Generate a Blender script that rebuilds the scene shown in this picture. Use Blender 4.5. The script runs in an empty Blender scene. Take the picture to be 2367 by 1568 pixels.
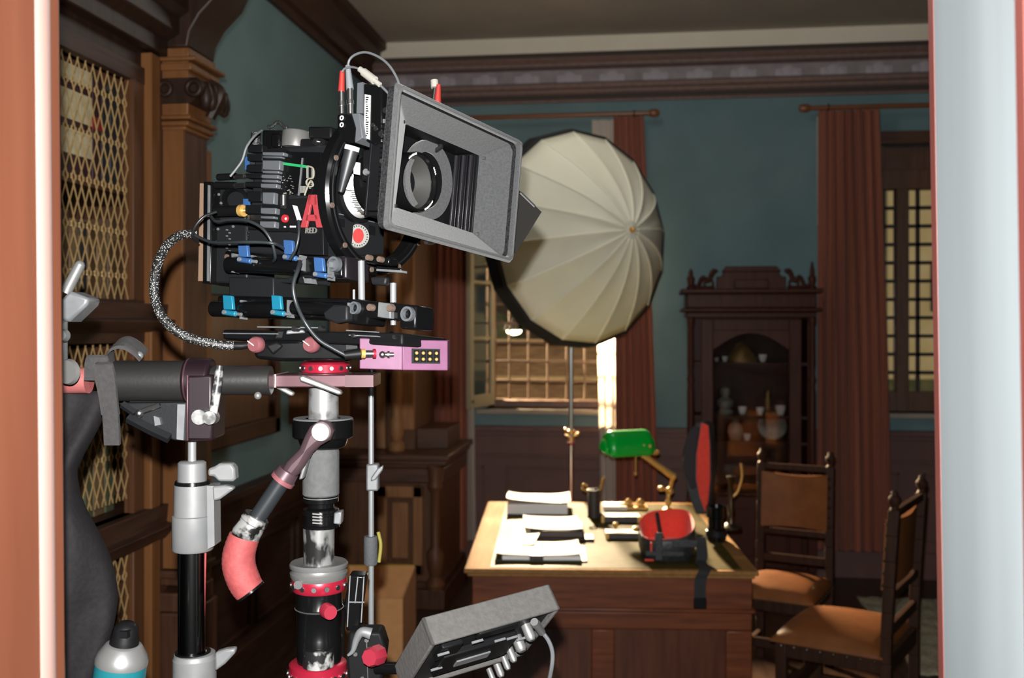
import bpy, bmesh, math, random
from mathutils import Vector, Matrix
V = Vector
R_ = random.Random(7)
SC = bpy.context.scene
COL = SC.collection
PI = math.pi
# ---------------------------------------------------------------- camera model
FPX, CX, HY, CAMH = 2360.0, 1183.5, 750.0, 1.72
YAW = math.radians(7.2)
AX = V((-math.sin(YAW), math.cos(YAW), 0)); RT = V((math.cos(YAW), math.sin(YAW), 0)); UP = V((0, 0, 1))
EYE = V((0, 0, CAMH))
def ray(px, py): return AX + RT * ((px - CX) / FPX) + UP * ((HY - py) / FPX)
def W(px, py, d): return EYE + ray(px, py) * d
def atX(px, py, X): r = ray(px, py); return EYE + r * (X / r.x)
def atY(px, py, Y): r = ray(px, py); return EYE + r * (Y / r.y)
def atZ(px, py, Z): r = ray(px, py); return EYE + r * ((Z - CAMH) / r.z)
def S(px, d): return px * d / FPX           # size of a pixel span at depth d
# ---------------------------------------------------------------- materials
MATS = {}
def mat(name, col, rough=.6, metal=0., spec=.5, emit=None, estr=0., col2=None, scale=8., detail=4., stretch=None, bump=0., bscale=None, kind=None, trans=0., alpha=1., sheen=0., coat=0., lo=.35, hi=.65):
    if name in MATS: return MATS[name]
    m = bpy.data.materials.new(name); m.use_nodes = True
    nt = m.node_tree; N = nt.nodes; L = nt.links
    b = N['Principled BSDF']
    b.inputs['Base Color'].default_value = (*col, 1)
    b.inputs['Roughness'].default_value = rough; b.inputs['Metallic'].default_value = metal
    b.inputs['Specular IOR Level'].default_value = spec
    b.inputs['Transmission Weight'].default_value = trans; b.inputs['Alpha'].default_value = alpha
    b.inputs['Sheen Weight'].default_value = sheen; b.inputs['Coat Weight'].default_value = coat
    if emit:
        b.inputs['Emission Color'].default_value = (*emit, 1); b.inputs['Emission Strength'].default_value = estr
    if col2 or bump:
        tc = N.new('ShaderNodeTexCoord'); mp = N.new('ShaderNodeMapping'); L.new(tc.outputs['Object'], mp.inputs['Vector'])
        if stretch: mp.inputs['Scale'].default_value = stretch
        if kind == 'wave':
            t = N.new('ShaderNodeTexWave'); t.wave_type = 'BANDS'; t.bands_direction = 'X'
            t.inputs['Scale'].default_value = scale; t.inputs['Distortion'].default_value = detail; t.inputs['Detail'].default_value = 2
            fac = t.outputs['Fac']
        elif kind == 'voronoi':
            t = N.new('ShaderNodeTexVoronoi'); t.inputs['Scale'].default_value = scale; fac = t.outputs['Distance']
        elif kind == 'checker':
            t = N.new('ShaderNodeTexChecker'); t.inputs['Scale'].default_value = scale; fac = t.outputs['Fac']
        else:
            t = N.new('ShaderNodeTexNoise'); t.inputs['Scale'].default_value = scale; t.inputs['Detail'].default_value = detail
            fac = t.outputs['Fac']
        L.new(mp.outputs['Vector'], t.inputs['Vector'])
        if col2:
            r = N.new('ShaderNodeValToRGB'); r.color_ramp.elements[0].position = lo; r.color_ramp.elements[1].position = hi
            r.color_ramp.elements[0].color = (*col, 1); r.color_ramp.elements[1].color = (*col2, 1)
            L.new(fac, r.inputs['Fac']); L.new(r.outputs['Color'], b.inputs['Base Color'])
        if bump:
            bf = fac
            if bscale:
                t2 = N.new('ShaderNodeTexNoise'); t2.inputs['Scale'].default_value = bscale; t2.inputs['Detail'].default_value = 3
                L.new(tc.outputs['Object'], t2.inputs['Vector']); bf = t2.outputs['Fac']
            bn = N.new('ShaderNodeBump'); bn.inputs['Strength'].default_value = bump; bn.inputs['Distance'].default_value = .004
            L.new(bf, bn.inputs['Height']); L.new(bn.outputs['Normal'], b.inputs['Normal'])
    MATS[name] = m
    return m
def wood(name, c1, c2, rough=.35, grain='z', sc=1.0, spec=.5):
    st = {'x': (1.2, 14, 14), 'y': (14, 1.2, 14), 'z': (14, 14, 1.2)}[grain]
    return mat(name, c1, rough, col2=c2, scale=3.2 * sc, detail=8, stretch=st, bump=.12, spec=spec, lo=.3, hi=.7)
# ---------------------------------------------------------------- mesh builder
def frame(d):
    d = V(d).normalized()
    a = V((0, 0, 1)) if abs(d.z) < .9 else V((1, 0, 0))
    x = a.cross(d).normalized(); y = d.cross(x)
    return x, y, d
WM = {}
def wm(o): return WM[o.name]
class MB:
    def __init__(s, M=None): s.bm = bmesh.new(); s.M = M
    def add(s, vs, fs):
        b = [s.bm.verts.new(v) for v in vs]; s.bm.verts.ensure_lookup_table()
        for f in fs:
            try: s.bm.faces.new([b[i] for i in f])
            except ValueError: pass
        return b
    def obox(s, o, a, b, c):
        o, a, b, c = V(o), V(a), V(b), V(c)
        if a.cross(b).dot(c) < 0: a, b = b, a
        s.add([o, o + a, o + a + b, o + b, o + c, o + a + c, o + a + b + c, o + b + c],
              [(3, 2, 1, 0), (4, 5, 6, 7), (0, 1, 5, 4), (1, 2, 6, 5), (2, 3, 7, 6), (3, 0, 4, 7)]); return s
    def box(s, c, d, ax=None):
        c = V(c); x, y, z = ax or (V((1, 0, 0)), V((0, 1, 0)), V((0, 0, 1)))
        a, b, e = x * d[0], y * d[1], z * d[2]
        return s.obox(c - a / 2 - b / 2 - e / 2, a, b, e)
    def bb(s, x0, x1, y0, y1, z0, z1): return s.obox((x0, y0, z0), (x1 - x0, 0, 0), (0, y1 - y0, 0), (0, 0, z1 - z0))
    def lathe(s, prof, o, ax=(0, 0, 1), seg=28, a0=0., a1=2 * PI):
        """prof: (r, t) pairs, t along the axis"""
        o = V(o); x, y, z = frame(ax); full = abs(a1 - a0 - 2 * PI) < 1e-6; n = seg if full else seg + 1
        vs = []
        for r, t in prof:
            for i in range(n):
                a = a0 + (a1 - a0) * i / seg
                vs.append(o + z * t + (x * math.cos(a) + y * math.sin(a)) * max(r, 1e-5))
        fs = []
        for k in range(len(prof) - 1):
            for i in range(seg):
                j = (i + 1) % n
                fs.append((k * n + i, k * n + j, (k + 1) * n + j, (k + 1) * n + i))
        s.add(vs, fs); return s
    def cyl(s, p0, p1, r0, r1=None, seg=24, ax=None):
        p0, p1 = V(p0), V(p1); r1 = r0 if r1 is None else r1; L = (p1 - p0).length
        return s.lathe([(0, 0), (r0, 0), (r1, L), (0, L)], p0, p1 - p0, seg)
    def pipe(s, p0, p1, ro, ri, seg=32):
        p0, p1 = V(p0), V(p1); L = (p1 - p0).length
        return s.lathe([(ri, 0), (ro, 0), (ro, L), (ri, L), (ri, 0)], p0, p1 - p0, seg)
    def tube(s, pts, r, seg=10, closed=False):
        pts = [V(p) for p in pts]; n = len(pts); rs = r if isinstance(r, (list, tuple)) else [r] * n
        x = None; vs = []
        for i in range(n):
            t = (pts[(i + 1) % n] - pts[i - 1]) if closed else (pts[min(i + 1, n - 1)] - pts[max(i - 1, 0)])
            t.normalize()
            if x is None: x = frame(t)[0]
            x = (x - t * x.dot(t)).normalized(); y = t.cross(x)
            for k in range(seg):
                a = 2 * PI * k / seg; vs.append(pts[i] + (x * math.cos(a) + y * math.sin(a)) * rs[i])
        fs = []
        for i in range(n if closed else n - 1):
            for k in range(seg):
                a, b = i * seg, ((i + 1) % n) * seg; j = (k + 1) % seg
                fs.append((a + k, a + j, b + j, b + k))
        if not closed:
            fs.append(tuple(range(seg))[::-1]); fs.append(tuple((n - 1) * seg + k for k in range(seg)))
        s.add(vs, fs); return s
    def prism(s, poly, vec):
        poly = [V(p) for p in poly]; vec = V(vec); n = len(poly)
        s.add(poly + [p + vec for p in poly], [tuple(range(n))[::-1], tuple(range(n, 2 * n))] + [(i, (i + 1) % n, n + (i + 1) % n, n + i) for i in range(n)])
        return s
    def sweep(s, prof, o, ax, ay, vec): # 2d profile in (ax, ay), extruded
        o = V(o); return s.prism([o + V(ax) * a + V(ay) * b for a, b in prof], vec)
    def sph(s, c, r, seg=16, ax=None):
        c = V(c); r = (r, r, r) if isinstance(r, (int, float)) else r
        x, y, z = ax or (V((1, 0, 0)), V((0, 1, 0)), V((0, 0, 1)))
        rings = seg // 2; vs = []
        for i in range(rings + 1):
            t = PI * i / rings
            for k in range(seg):
                a = 2 * PI * k / seg
                vs.append(c + x * (r[0] * max(math.sin(t), 1e-4) * math.cos(a)) + y * (r[1] * max(math.sin(t), 1e-4) * math.sin(a)) + z * (-r[2] * math.cos(t)))
        s.add(vs, [(i * seg + k, i * seg + (k + 1) % seg, (i + 1) * seg + (k + 1) % seg, (i + 1) * seg + k) for i in range(rings) for k in range(seg)])
        return s
    def torus(s, c, ax, R, r, seg=32, a0=0, a1=2 * PI, n=10):
        x, y, z = frame(ax); c = V(c); full = abs(a1 - a0 - 2 * PI) < 1e-6
        m = seg if full else seg + 1
        return s.tube([c + (x * math.cos(a0 + (a1 - a0) * i / seg) + y * math.sin(a0 + (a1 - a0) * i / seg)) * R for i in range(m)], r, n, closed=full)
    def grid(s, fn, nu, nv, thick=None):
        """fn(u, v) -> point; one sheet, or a shell when thick(vec) is given"""
        P = [[V(fn(i / nu, j / nv)) for j in range(nv + 1)] for i in range(nu + 1)]
        w = nv + 1
        vs = [p for r in P for p in r]; fs = [(i * w + j, (i + 1) * w + j, (i + 1) * w + j + 1, i * w + j + 1) for i in range(nu) for j in range(nv)]
        if thick:
            t = V(thick); n = len(vs); vs = vs + [p + t for p in vs]
            fs2 = [tuple(n + k for k in f[::-1]) for f in fs]
            edge = [(i * w, (i + 1) * w) for i in range(nu)] + [((i + 1) * w + nv, i * w + nv) for i in range(nu)] + [(j + 1, j) for j in range(nv)] + [(nu * w + j, nu * w + j + 1) for j in range(nv)]
            fs = fs + fs2 + [(b, a, n + a, n + b) for a, b in edge]
        s.add(vs, fs); return s
    def build(s, name, m, parent=None, bevel=0., smooth=40, kind=None, origin=None, solid=0., subsurf=0, weld=False):
        bm = s.bm
        if s.M is not None: bm.transform(s.M)
        if parent is not None:
            M = wm(parent).copy()
        else:
            if origin is None:
                xs = [v.co for v in bm.verts]
                lo = [min(c[i] for c in xs) for i in range(3)]; hi = [max(c[i] for c in xs) for i in range(3)]
                origin = V(((lo[0] + hi[0]) / 2, (lo[1] + hi[1]) / 2, lo[2]))
            M = Matrix.Translation(origin)
        bm.transform(M.inverted())
        if weld: bmesh.ops.remove_doubles(bm, verts=bm.verts, dist=2e-6)
        bmesh.ops.recalc_face_normals(bm, faces=bm.faces)
        me = bpy.data.meshes.new(name); bm.to_mesh(me); bm.free()
        if smooth:
            for p in me.polygons: p.use_smooth = True
            me.set_sharp_from_angle(angle=math.radians(smooth))
        me.materials.append(m)
        o = bpy.data.objects.new(name, me); COL.objects.link(o)
        if parent is not None: o.parent = parent; WM[o.name] = M
        else: o.matrix_world = M; WM[o.name] = M
        if solid: md = o.modifiers.new('solid', 'SOLIDIFY'); md.thickness = solid; md.offset = 0
        if bevel: md = o.modifiers.new('bevel', 'BEVEL'); md.width = bevel; md.segments = 2; md.limit_method = 'ANGLE'; md.angle_limit = math.radians(50)
        if subsurf: md = o.modifiers.new('sub', 'SUBSURF'); md.levels = subsurf; md.render_levels = subsurf
        if kind: o['kind'] = kind
        return o
def tag(o, label, cat, group=None, kind=None):
    o['label'] = label; o['category'] = cat
    if group: o['group'] = group
    if kind: o['kind'] = kind
    return o
def thing(name, label, cat, loc, rz=0., group=None, M=None):
    o = bpy.data.objects.new(name, None); COL.objects.link(o); o.empty_display_size = .05
    M = M if M is not None else Matrix.Translation(V(loc)) @ Matrix.Rotation(rz, 4, 'Z')
    o.matrix_world = M; WM[o.name] = M
    if cat: tag(o, label, cat, group)
    elif label: o['label'] = label
    return o
def structure(name, m, mb, bevel=0., **k): return mb.build(name, m, None, bevel=bevel, kind='structure', origin=V((0, 0, 0)), **k)
def dup(src, M, label=None, group=None):
    c = src.copy(); COL.objects.link(c); c.matrix_world = M; WM[c.name] = M
    if label: c['label'] = label
    if group: c['group'] = group
    def rec(a, b, d):
        for ch in [x for x in src_children.get(a.name, [])]:
            k = ch.copy(); COL.objects.link(k); k.parent = b; rec(ch, k, d + 1)
    src_children = {}
    for o in bpy.data.objects:
        if o.parent: src_children.setdefault(o.parent.name, []).append(o)
    rec(src, c, 0)
    return c
def smoothpath(pts, n=8):
    pts = [V(p) for p in pts]; out = []
    for i in range(len(pts) - 1):
        p0 = pts[max(i - 1, 0)]; p1 = pts[i]; p2 = pts[i + 1]; p3 = pts[min(i + 2, len(pts) - 1)]
        for k in range(n):
            t = k / n
            out.append(.5 * ((2 * p1) + (p2 - p0) * t + (2 * p0 - 5 * p1 + 4 * p2 - p3) * t * t + (3 * p1 - p0 - 3 * p2 + p3) * t ** 3))
    out.append(pts[-1]); return out
def text(s, name, c, xd, yd, h, m, parent, ext=.0006):
    cu = bpy.data.curves.new(name, 'FONT'); cu.body = s; cu.align_x = 'CENTER'; cu.align_y = 'CENTER'; cu.extrude = ext
    t = bpy.data.objects.new(name + '_src', cu); COL.objects.link(t)
    bpy.context.view_layer.update()
    me = bpy.data.meshes.new_from_object(t.evaluated_get(bpy.context.evaluated_depsgraph_get()))
    bpy.data.objects.remove(t); bpy.data.curves.remove(cu)
    ys = [v.co.y for v in me.vertices]; k = h / (max(ys) - min(ys)); my = (max(ys) + min(ys)) / 2
    xd = V(xd).normalized(); yd = V(yd).normalized(); zd = xd.cross(yd)
    M = wm(parent).inverted()
    for v in me.vertices:
        z = v.co.z; v.co = M @ (V(c) + xd * (v.co.x * k) + yd * ((v.co.y - my) * k) + zd * z)
    me.materials.clear(); me.materials.append(m)
    o = bpy.data.objects.new(name, me); COL.objects.link(o); o.parent = parent; WM[o.name] = wm(parent)
    return o
X1, Y1, Z1 = V((1, 0, 0)), V((0, 1, 0)), V((0, 0, 1))
# ---------------------------------------------------------------- palette
M_wall = mat('blue_wall_paint', (.112, .190, .206), .8, col2=(.132, .216, .233), scale=3, detail=6)
M_ceil = mat('ceiling_plaster', (.36, .33, .28), .9, col2=(.4, .37, .31), scale=2)
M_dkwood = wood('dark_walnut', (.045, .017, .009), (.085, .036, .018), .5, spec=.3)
M_dkwoodx = wood('dark_walnut_x', (.06, .025, .014), (.11, .05, .027), .4, 'x')
M_dkwoody = wood('dark_walnut_y', (.032, .013, .008), (.06, .026, .015), .5, 'y', spec=.3)
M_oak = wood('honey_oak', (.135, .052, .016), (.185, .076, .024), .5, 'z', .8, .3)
M_mahog = wood('mahogany_front', (.085, .022, .008), (.155, .044, .015), .4, 'x', 1.2, .3)
M_mahogz = wood('mahogany_panel', (.062, .018, .009), (.10, .034, .016), .4, 'z', 1.2, .3)
M_wains = mat('wainscot_brown', (.10, .048, .042), .6, col2=(.12, .058, .05), scale=5)
M_floor = mat('dark_parquet', (.03, .016, .01), .35, col2=(.06, .032, .02), scale=4, stretch=(10, 1, 1), detail=6)
M_black = mat('black_anodised', (.0032, .0033, .0036), .2, spec=.28)
M_blackm = mat('black_matte_plastic', (.0045, .0047, .0052), .5, spec=.12)
M_charc = mat('charcoal_metal', (.0095, .010, .011), .5, metal=.1, spec=.2, bump=.05, scale=300)
M_rib = mat('grey_cooling_rib', (.085, .092, .10), .5, metal=.2)
M_felt = mat('grey_flock', (.040, .041, .042), .95, spec=.1, col2=(.052, .053, .054), scale=320, detail=3, bump=.16, sheen=.2)
M_feltd = mat('dark_flock', (.008, .008, .009), .98, spec=.05, bump=.6, scale=420, col2=(.022, .022, .023))
M_steel = mat('brushed_steel', (.5, .5, .5), .3, metal=1.)
M_silver = mat('cast_aluminium', (.13, .135, .14), .45, metal=.35, col2=(.17, .175, .18), scale=40)
M_white = mat('white_label', (.55, .55, .53), .5)
M_red = mat('red_anodised', (.30, .012, .03), .3, metal=.35)
M_redtxt = mat('red_letter', (.25, .028, .034), .5)
M_pink = mat('pink_aluminium', (.21, .072, .08), .4, metal=.25)
M_blue = mat('blue_lever', (.03, .085, .22), .4, metal=.2)
M_cyan = mat('cyan_lever', (.01, .15, .24), .4, metal=.2)
M_purple = mat('purple_case', (.120, .040, .088), .5, col2=(.14, .048, .102), scale=60)
M_mauve = mat('mauve_anodised', (.075, .035, .042), .35, metal=.55)
M_plum = mat('plum_anodised', (.011, .0048, .0075), .4, metal=.2)
M_brass = mat('brass', (.55, .32, .09), .4, metal=.45)
M_gold = mat('gold_wire', (.50, .33, .14), .4, metal=.3)
M_rubber = mat('black_rubber', (.004, .004, .0045), .5, spec=.15)
M_cable = mat('grey_cable', (.008, .0085, .009), .4)
M_glass = mat('clear_glass', (.95, .97, .97), .03, trans=1., spec=.4)

M_bst = mat('satin_steel', (.30, .295, .285), .32, metal=.75)
M_bst2 = mat('satin_silver', (.22, .22, .215), .35, metal=.6)
M_alu = mat('grey_alloy', (.135, .14, .142), .5, metal=.2, col2=(.16, .163, .163), scale=30, bump=.06)
M_lcab = mat('light_grey_cable', (.085, .09, .095), .5)
M_cable2 = mat('slate_cable', (.016, .019, .021), .4)
M_plum2 = mat('dark_plum_block', (.010, .008, .010), .4, metal=.2)
M_mauve2 = mat('mauve_yoke', (.075, .045, .052), .38, metal=.4)
M_worn2 = mat('worn_clamp', (.008, .008, .008), .35, col2=(.30, .30, .29), scale=60, detail=3, lo=.48, hi=.6, metal=.4)
M_chrome = mat('chrome_tube', (.36, .37, .38), .28, metal=.6)
# ================================================================ ROOM SHELL
XL, XR, YB, ZC = -1.97, 3.7, 7.2, 3.75
W1 = (-1.10, -.24); W2 = (1.58, 2.55); WZ = (1.12, 2.95)
m = MB()
for x0, x1, z0, z1 in [(XL - .3, W1[0], 0, ZC), (W1[1], W2[0], 0, ZC), (W2[1], XR + .3, 0, ZC), (W1[0], W1[1], 0, WZ[0]), (W1[0], W1[1], WZ[1], ZC), (W2[0], W2[1], 0, WZ[0]), (W2[0], W2[1], WZ[1], ZC)]:
    m.bb(x0, x1, YB, YB + .35, z0, z1)
structure('wall_back', M_wall, m)
structure('wall_left', M_wall, MB().bb(XL - .3, XL, .9, YB, 0, ZC))
structure('wall_right', M_wall, MB().bb(XR, XR + .3, .9, YB, 0, ZC))
structure('ceiling', M_ceil, MB().bb(XL - .3, XR + .3, .9, YB + .35, ZC, ZC + .25))
structure('floor', M_floor, MB().bb(XL - .3, XR + .3, -1.6, YB + .35, -.2, 0))
# doorway we look through (front wall and the hall behind the camera)
JR = .2725; JL = -.5235
M_hall = mat('hall_plaster', (.12, .12, .115), .9, col2=(.14, .14, .13), scale=4)
m = MB(); m.bb(XL - .3, JL - .03, .70, .889, 0, ZC); m.bb(JR + .06, XR + .3, .70, .985, 0, ZC); m.bb(JL - .03, JR + .04, .70, .889, 2.25, ZC)
structure('wall_front', M_hall, m)
m = MB(); m.bb(-1.5, -1.4, -1.6, .70, 0, 2.7); m.bb(1.3, 1.4, -1.6, .70, 0, 2.7); m.bb(-1.5, 1.4, -1.7, -1.6, 0, 2.7)
structure('wall_hall', M_hall, m)
structure('ceiling_hall', M_hall, MB().bb(-1.5, 1.4, -1.7, .70, 2.7, 2.85))
# left jamb: glossy red-brown timber with a rounded bead; right jamb: pale blue paint
M_jl = wood('door_jamb_timber', (.085, .027, .014), (.11, .038, .02), .42, 'z', .5, spec=.3)
M_jb = mat('door_bead_highlight', (.22, .14, .12), .5, spec=.9, coat=.0)  # bead colour whitened to carry the specular streak on the jamb
M_jr = mat('door_jamb_blue', (.155, .178, .188), .6, col2=(.18, .203, .212), scale=2.5, stretch=(6, 6, .6), detail=4)
M_je = mat('door_edge_red', (.11, .026, .02), .5)
door = thing('door_1', None, None, (0, .8, 0)); door['kind'] = 'structure'
LEAN = V((-.0215, 0, 2.25)); jb = MB(); jb.prism([V((x + .0165, y, 0)) for x, y in [(JL - .06, .60), (JL - .004, .60), (JL - .004, .885), (JL - .06, .885)]], LEAN); jb.build('jamb_timber', M_jl, door, bevel=.008)
pr = [(JL - .018 + .018 * math.sin(a), .852 + .020 * math.cos(a)) for a in [PI * i / 12 for i in range(13)]]
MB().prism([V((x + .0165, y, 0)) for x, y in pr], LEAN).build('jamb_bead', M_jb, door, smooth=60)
pa = [V((JR, .984, 0)), V((JR + .12, .984, 0)), V((JR + .12, .778, 0)), V((JR + .001, .778, 0))]
RL = V((-.034, 0, 2.25)); sh = V((.026, 0, 0))
def jpr(x0, x1, y0, y1): return MB().prism([V((x, y, 0)) + sh for x, y in [(x0, y0), (x1, y0), (x1, y1), (x0, y1)]], RL)
MB().prism([p + sh for p in pa], RL).build('jamb_painted', M_jr, door)
jpr(JR - .0006, JR + .1, .984, 1.0).build('edge_strip', M_je, door)
jpr(JR - .001, JR + .12, .762, .778).build('outer_edge_strip', M_je, door)
MB().bb(JL, JR, .72, .88, 2.2, 2.25).build('door_head', M_jl, door)
# back cornice, frieze and the beam along the left wall
M_corn = mat('cornice_brown', (.17, .105, .09), .7, col2=(.21, .13, .11), scale=30)
M_frz = mat('painted_frieze', (.25, .215, .22), .8, col2=(.31, .27, .275), scale=14)
M_scal = mat('frieze_motif', (.42, .375, .40), .8)
lowp = [(0, 3.284), (.02, 3.284), (.02, 3.30), (.035, 3.30), (.035, 3.335), (.05, 3.345), (.05, 3.365), (.075, 3.375), (.075, 3.41), (0, 3.41)]
upp = [(0, 3.51), (.07, 3.515), (.08, 3.545), (.10, 3.555), (.12, 3.575), (.12, 3.61), (0, 3.61)]
m = MB(); m.sweep(lowp, (XL, YB, 0), -Y1, Z1, (XR - XL, 0, 0)); m.sweep(upp, (XL, YB, 0), -Y1, Z1, (XR - XL, 0, 0))
structure('trim_1', M_corn, m, smooth=25)
m = MB(); m.bb(XL, XR, YB - .03, YB, 3.41, 3.51)
structure('trim_2', M_frz, m)
m = MB()
for i in range(17):
    x = -1.7 + i * .3
    for dx, r in [(-.055, .034), (0, .05), (.055, .034)]:
        m.lathe([(0, .008), (r * .7, .007), (r, 0)], (x + dx, YB - .03, 3.415 + (.028 if dx else .03)), -Y1, 14)
    m.lathe([(0, .006), (.10, .004), (.11, 0)], (x + .15, YB - .03, 3.51), -Y1, 20, 0, 2 * PI) if False else None
    m.bb(x + .07, x + .085, YB - .035, YB - .028, 3.415, 3.47); m.bb(x - .085, x - .07, YB - .035, YB - .028, 3.415, 3.47)
structure('trim_3', M_scal, m)
m = MB(); m.bb(XL, XR, YB - .123, YB, 3.577, 3.607); m.bb(XL, XR, YB - .0375, YB, 3.302, 3.334); m.bb(XL, XR, YB - .082, YB - .05, 3.517, 3.523); m.bb(XL, XR, YB - .0765, YB - .03, 3.404, 3.411)
structure('trim_8', mat('cornice_dark_band', (.05, .037, .03), .8), m)
beam = [(0, 3.44), (.03, 3.44), (.03, 3.49), (.06, 3.50), (.07, 3.56), (.10, 3.60), (.11, 3.68), (.15, 3.70), (.15, 3.75), (0, 3.75)]
structure('trim_4', M_dkwoody, MB().sweep(beam, (XL, .96, 0), X1, Z1, (0, YB - .96, 0)), smooth=25)
M_frieze2 = mat('pale_upper_wall', (.80, .72, .57), .85, col2=(.84, .76, .61), scale=3)
structure('trim_5', M_frieze2, MB().bb(XL, XR, YB - .012, YB, 3.61, 3.75))
# wainscot
def wains(x0, x1, name):
    m = MB(); m.bb(x0, x1, YB - .03, YB, 0, .985); m.bb(x0, x1, YB - .06, YB, .965, 1.0); m.bb(x0, x1, YB - .045, YB, .935, .965)
    m.bb(x0, x1, YB - .045, YB, .78, .80); m.bb(x0, x1, YB - .05, YB, 0, .18)
    n = max(1, round((x1 - x0) / 1.0)); w = (x1 - x0) / n
    for i in range(n):
        a, b = x0 + i * w + .08, x0 + (i + 1) * w - .08
        for (p, q, r, s) in [(a, b, .70, .715), (a, b, .26, .275), (a, a + .015, .26, .715), (b - .015, b, .26, .715)]: m.bb(p, q, YB - .042, YB, r, s)
    structure(name, M_wains, m, bevel=.003)
wains(XL, XR, 'trim_6')
m = MB(); m.bb(XL, XL + .04, 3.6, YB - .05, 0, .92); m.bb(XL, XL + .09, 3.6, YB - .05, .89, .925); m.bb(XL, XL + .07, 3.6, YB - .05, 0, .16); m.bb(XL, XL + .055, 3.6, YB - .05, .70, .72)
for i in range(4):
    a, b = 3.7 + i * .62, 4.24 + i * .62
    for (p, q, r, s) in [(a, b, .62, .635), (a, b, .22, .235), (a, a + .015, .22, .635), (b - .015, b, .22, .635)]: m.bb(XL, XL + .055, p, q, r, s)
structure('trim_7', M_dkwoody, m, bevel=.003)
# ---------------------------------------------------------------- windows
M_wfr = mat('window_frame_cream', (.30, .26, .17), .5)
M_wfb = wood('window_frame_brown', (.09, .04, .022), (.13, .06, .034), .45)
M_iron = mat('iron_grille', (.17, .11, .065), .6, metal=.1)
M_sillm = mat('sill_stone', (.30, .27, .22), .7)
def sash(o, d, w, z0, z1, parent, m, nb=4):
    """casement: hinge point o, direction d, width w"""
    d = V(d).normalized(); n = V((-d.y, d.x, 0)); o = V(o)
    f = MB(); t = .035
    for a, b, c, e in [(0, .06, z0, z1), (w - .06, w, z0, z1), (.06, w - .06, z0, z0 + .09), (.06, w - .06, z1 - .06, z1)]:
        f.obox(o + d * a + Z1 * c - n * t / 2, d * (b - a), n * t, Z1 * (e - c))
    for i in range(1, nb):
        z = z0 + .09 + (z1 - z0 - .15) * i / nb
        f.obox(o + d * .06 + Z1 * (z - .011) - n * .011, d * (w - .12), n * .022, Z1 * .022)
    s = f.build('sash', m, parent, bevel=.004)
    MB().obox(o + d * .06 + Z1 * (z0 + .09) - n * .002, d * (w - .12), n * .004, Z1 * (z1 - z0 - .15)).build('pane', M_glass, s)
    MB().cyl(o + d * (w - .03) + Z1 * (z0 + .05) - n * .03, o + d * (w - .03) + Z1 * (z0 + .05) + n * .03, .012, seg=12).build('latch', M_iron, s)
    return s
w = thing('window_1', None, None, (W1[0], YB, WZ[0])); w['kind'] = 'structure'
m = MB()
for a, b, c, e in [(W1[0], W1[0] + .05, WZ[0], WZ[1]), (W1[1] - .05, W1[1], WZ[0], WZ[1]), (W1[0], W1[1], WZ[0], WZ[0] + .05), (W1[0], W1[1], WZ[1] - .07, WZ[1])]: m.bb(a, b, YB + .12, YB + .20, c, e)
m.build('window_frame', M_wfb, w, bevel=.004)
MB().bb(W1[0] - .06, W1[1] + .06, YB - .05, YB + .16, WZ[0] - .035, WZ[0]).build('window_sill', M_sillm, w, bevel=.006)
sash((-1.06, YB + .08, 0), (-.11, -.41, 0), .42, WZ[0] + .02, WZ[1] - .09, w, M_wfr)
m = MB()
for px in (1133, 1178, 1222, 1266, 1310, 1352, 1390):
    x = atY(px, 850, YB + .3).x; m.cyl((x, YB + .3, WZ[0] + .01), (x, YB + .3, WZ[1]), .008, seg=8)
for i in range(13):
    z = WZ[0] + .03 + i * .142; m.bb(W1[0], W1[1], YB + .29, YB + .305, z, z + .02)
m.build('grille', M_iron, w)
# second window: closed leaded casements in a brown frame
w = thing('window_2', None, None, (W2[0], YB, WZ[0])); w['kind'] = 'structure'
m = MB()
xs = [atY(p, 600, YB + .12).x for p in (2020, 2043, 2070, 2099, 2160)]
m.bb(W2[0], xs[1], YB + .10, YB + .18, WZ[0], WZ[1]); m.bb(xs[2], xs[3], YB + .09, YB + .19, WZ[0], WZ[1] - .2)
m.bb(W2[1] - .08, W2[1], YB + .10, YB + .18, WZ[0], WZ[1])
xc = xs[3] + .42; m.bb(xc, xc + .09, YB + .09, YB + .19, WZ[0], WZ[1] - .2)
m.bb(W2[0], W2[1], YB + .10, YB + .18, WZ[0], WZ[0] + .14); m.bb(W2[0], W2[1], YB + .08, YB + .2, WZ[1] - .30, WZ[1] - .17)
m.bb(W2[0], W2[1], YB + .16, YB + .2, WZ[1] - .2, WZ[1])
f = m.build('window_frame', M_wfb, w, bevel=.004)
m = MB()
for x in (atY(2121, 600, YB + .14).x, xs[3] + .24, xs[3] + .34, xs[1] + .0): m.bb(x - .012, x + .012, YB + .125, YB + .155, WZ[0] + .14, WZ[1] - .3)
n = 11
for i in range(1, n):
    z = WZ[0] + .14 + (1.83 - .44) * i / n; m.bb(W2[0], W2[1], YB + .125, YB + .155, z - .012, z + .012)
m.build('mullion', mat('dark_lead', (.025, .018, .013), .5), w)
MB().bb(W2[0], W2[1], YB + .137, YB + .142, WZ[0] + .14, WZ[1] - .3).build('pane', M_glass, w)
MB().bb(W2[0] - .06, W2[1] + .06, YB - .05, YB + .12, WZ[0] - .035, WZ[0]).build('window_sill', M_sillm, w, bevel=.006)
MB().bb(W2[0] - .03, W2[1] + .03, YB - .02, YB + .04, WZ[1] - .005, WZ[1] + .08).build('window_head', M_dkwoodx, w, bevel=.005)
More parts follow.
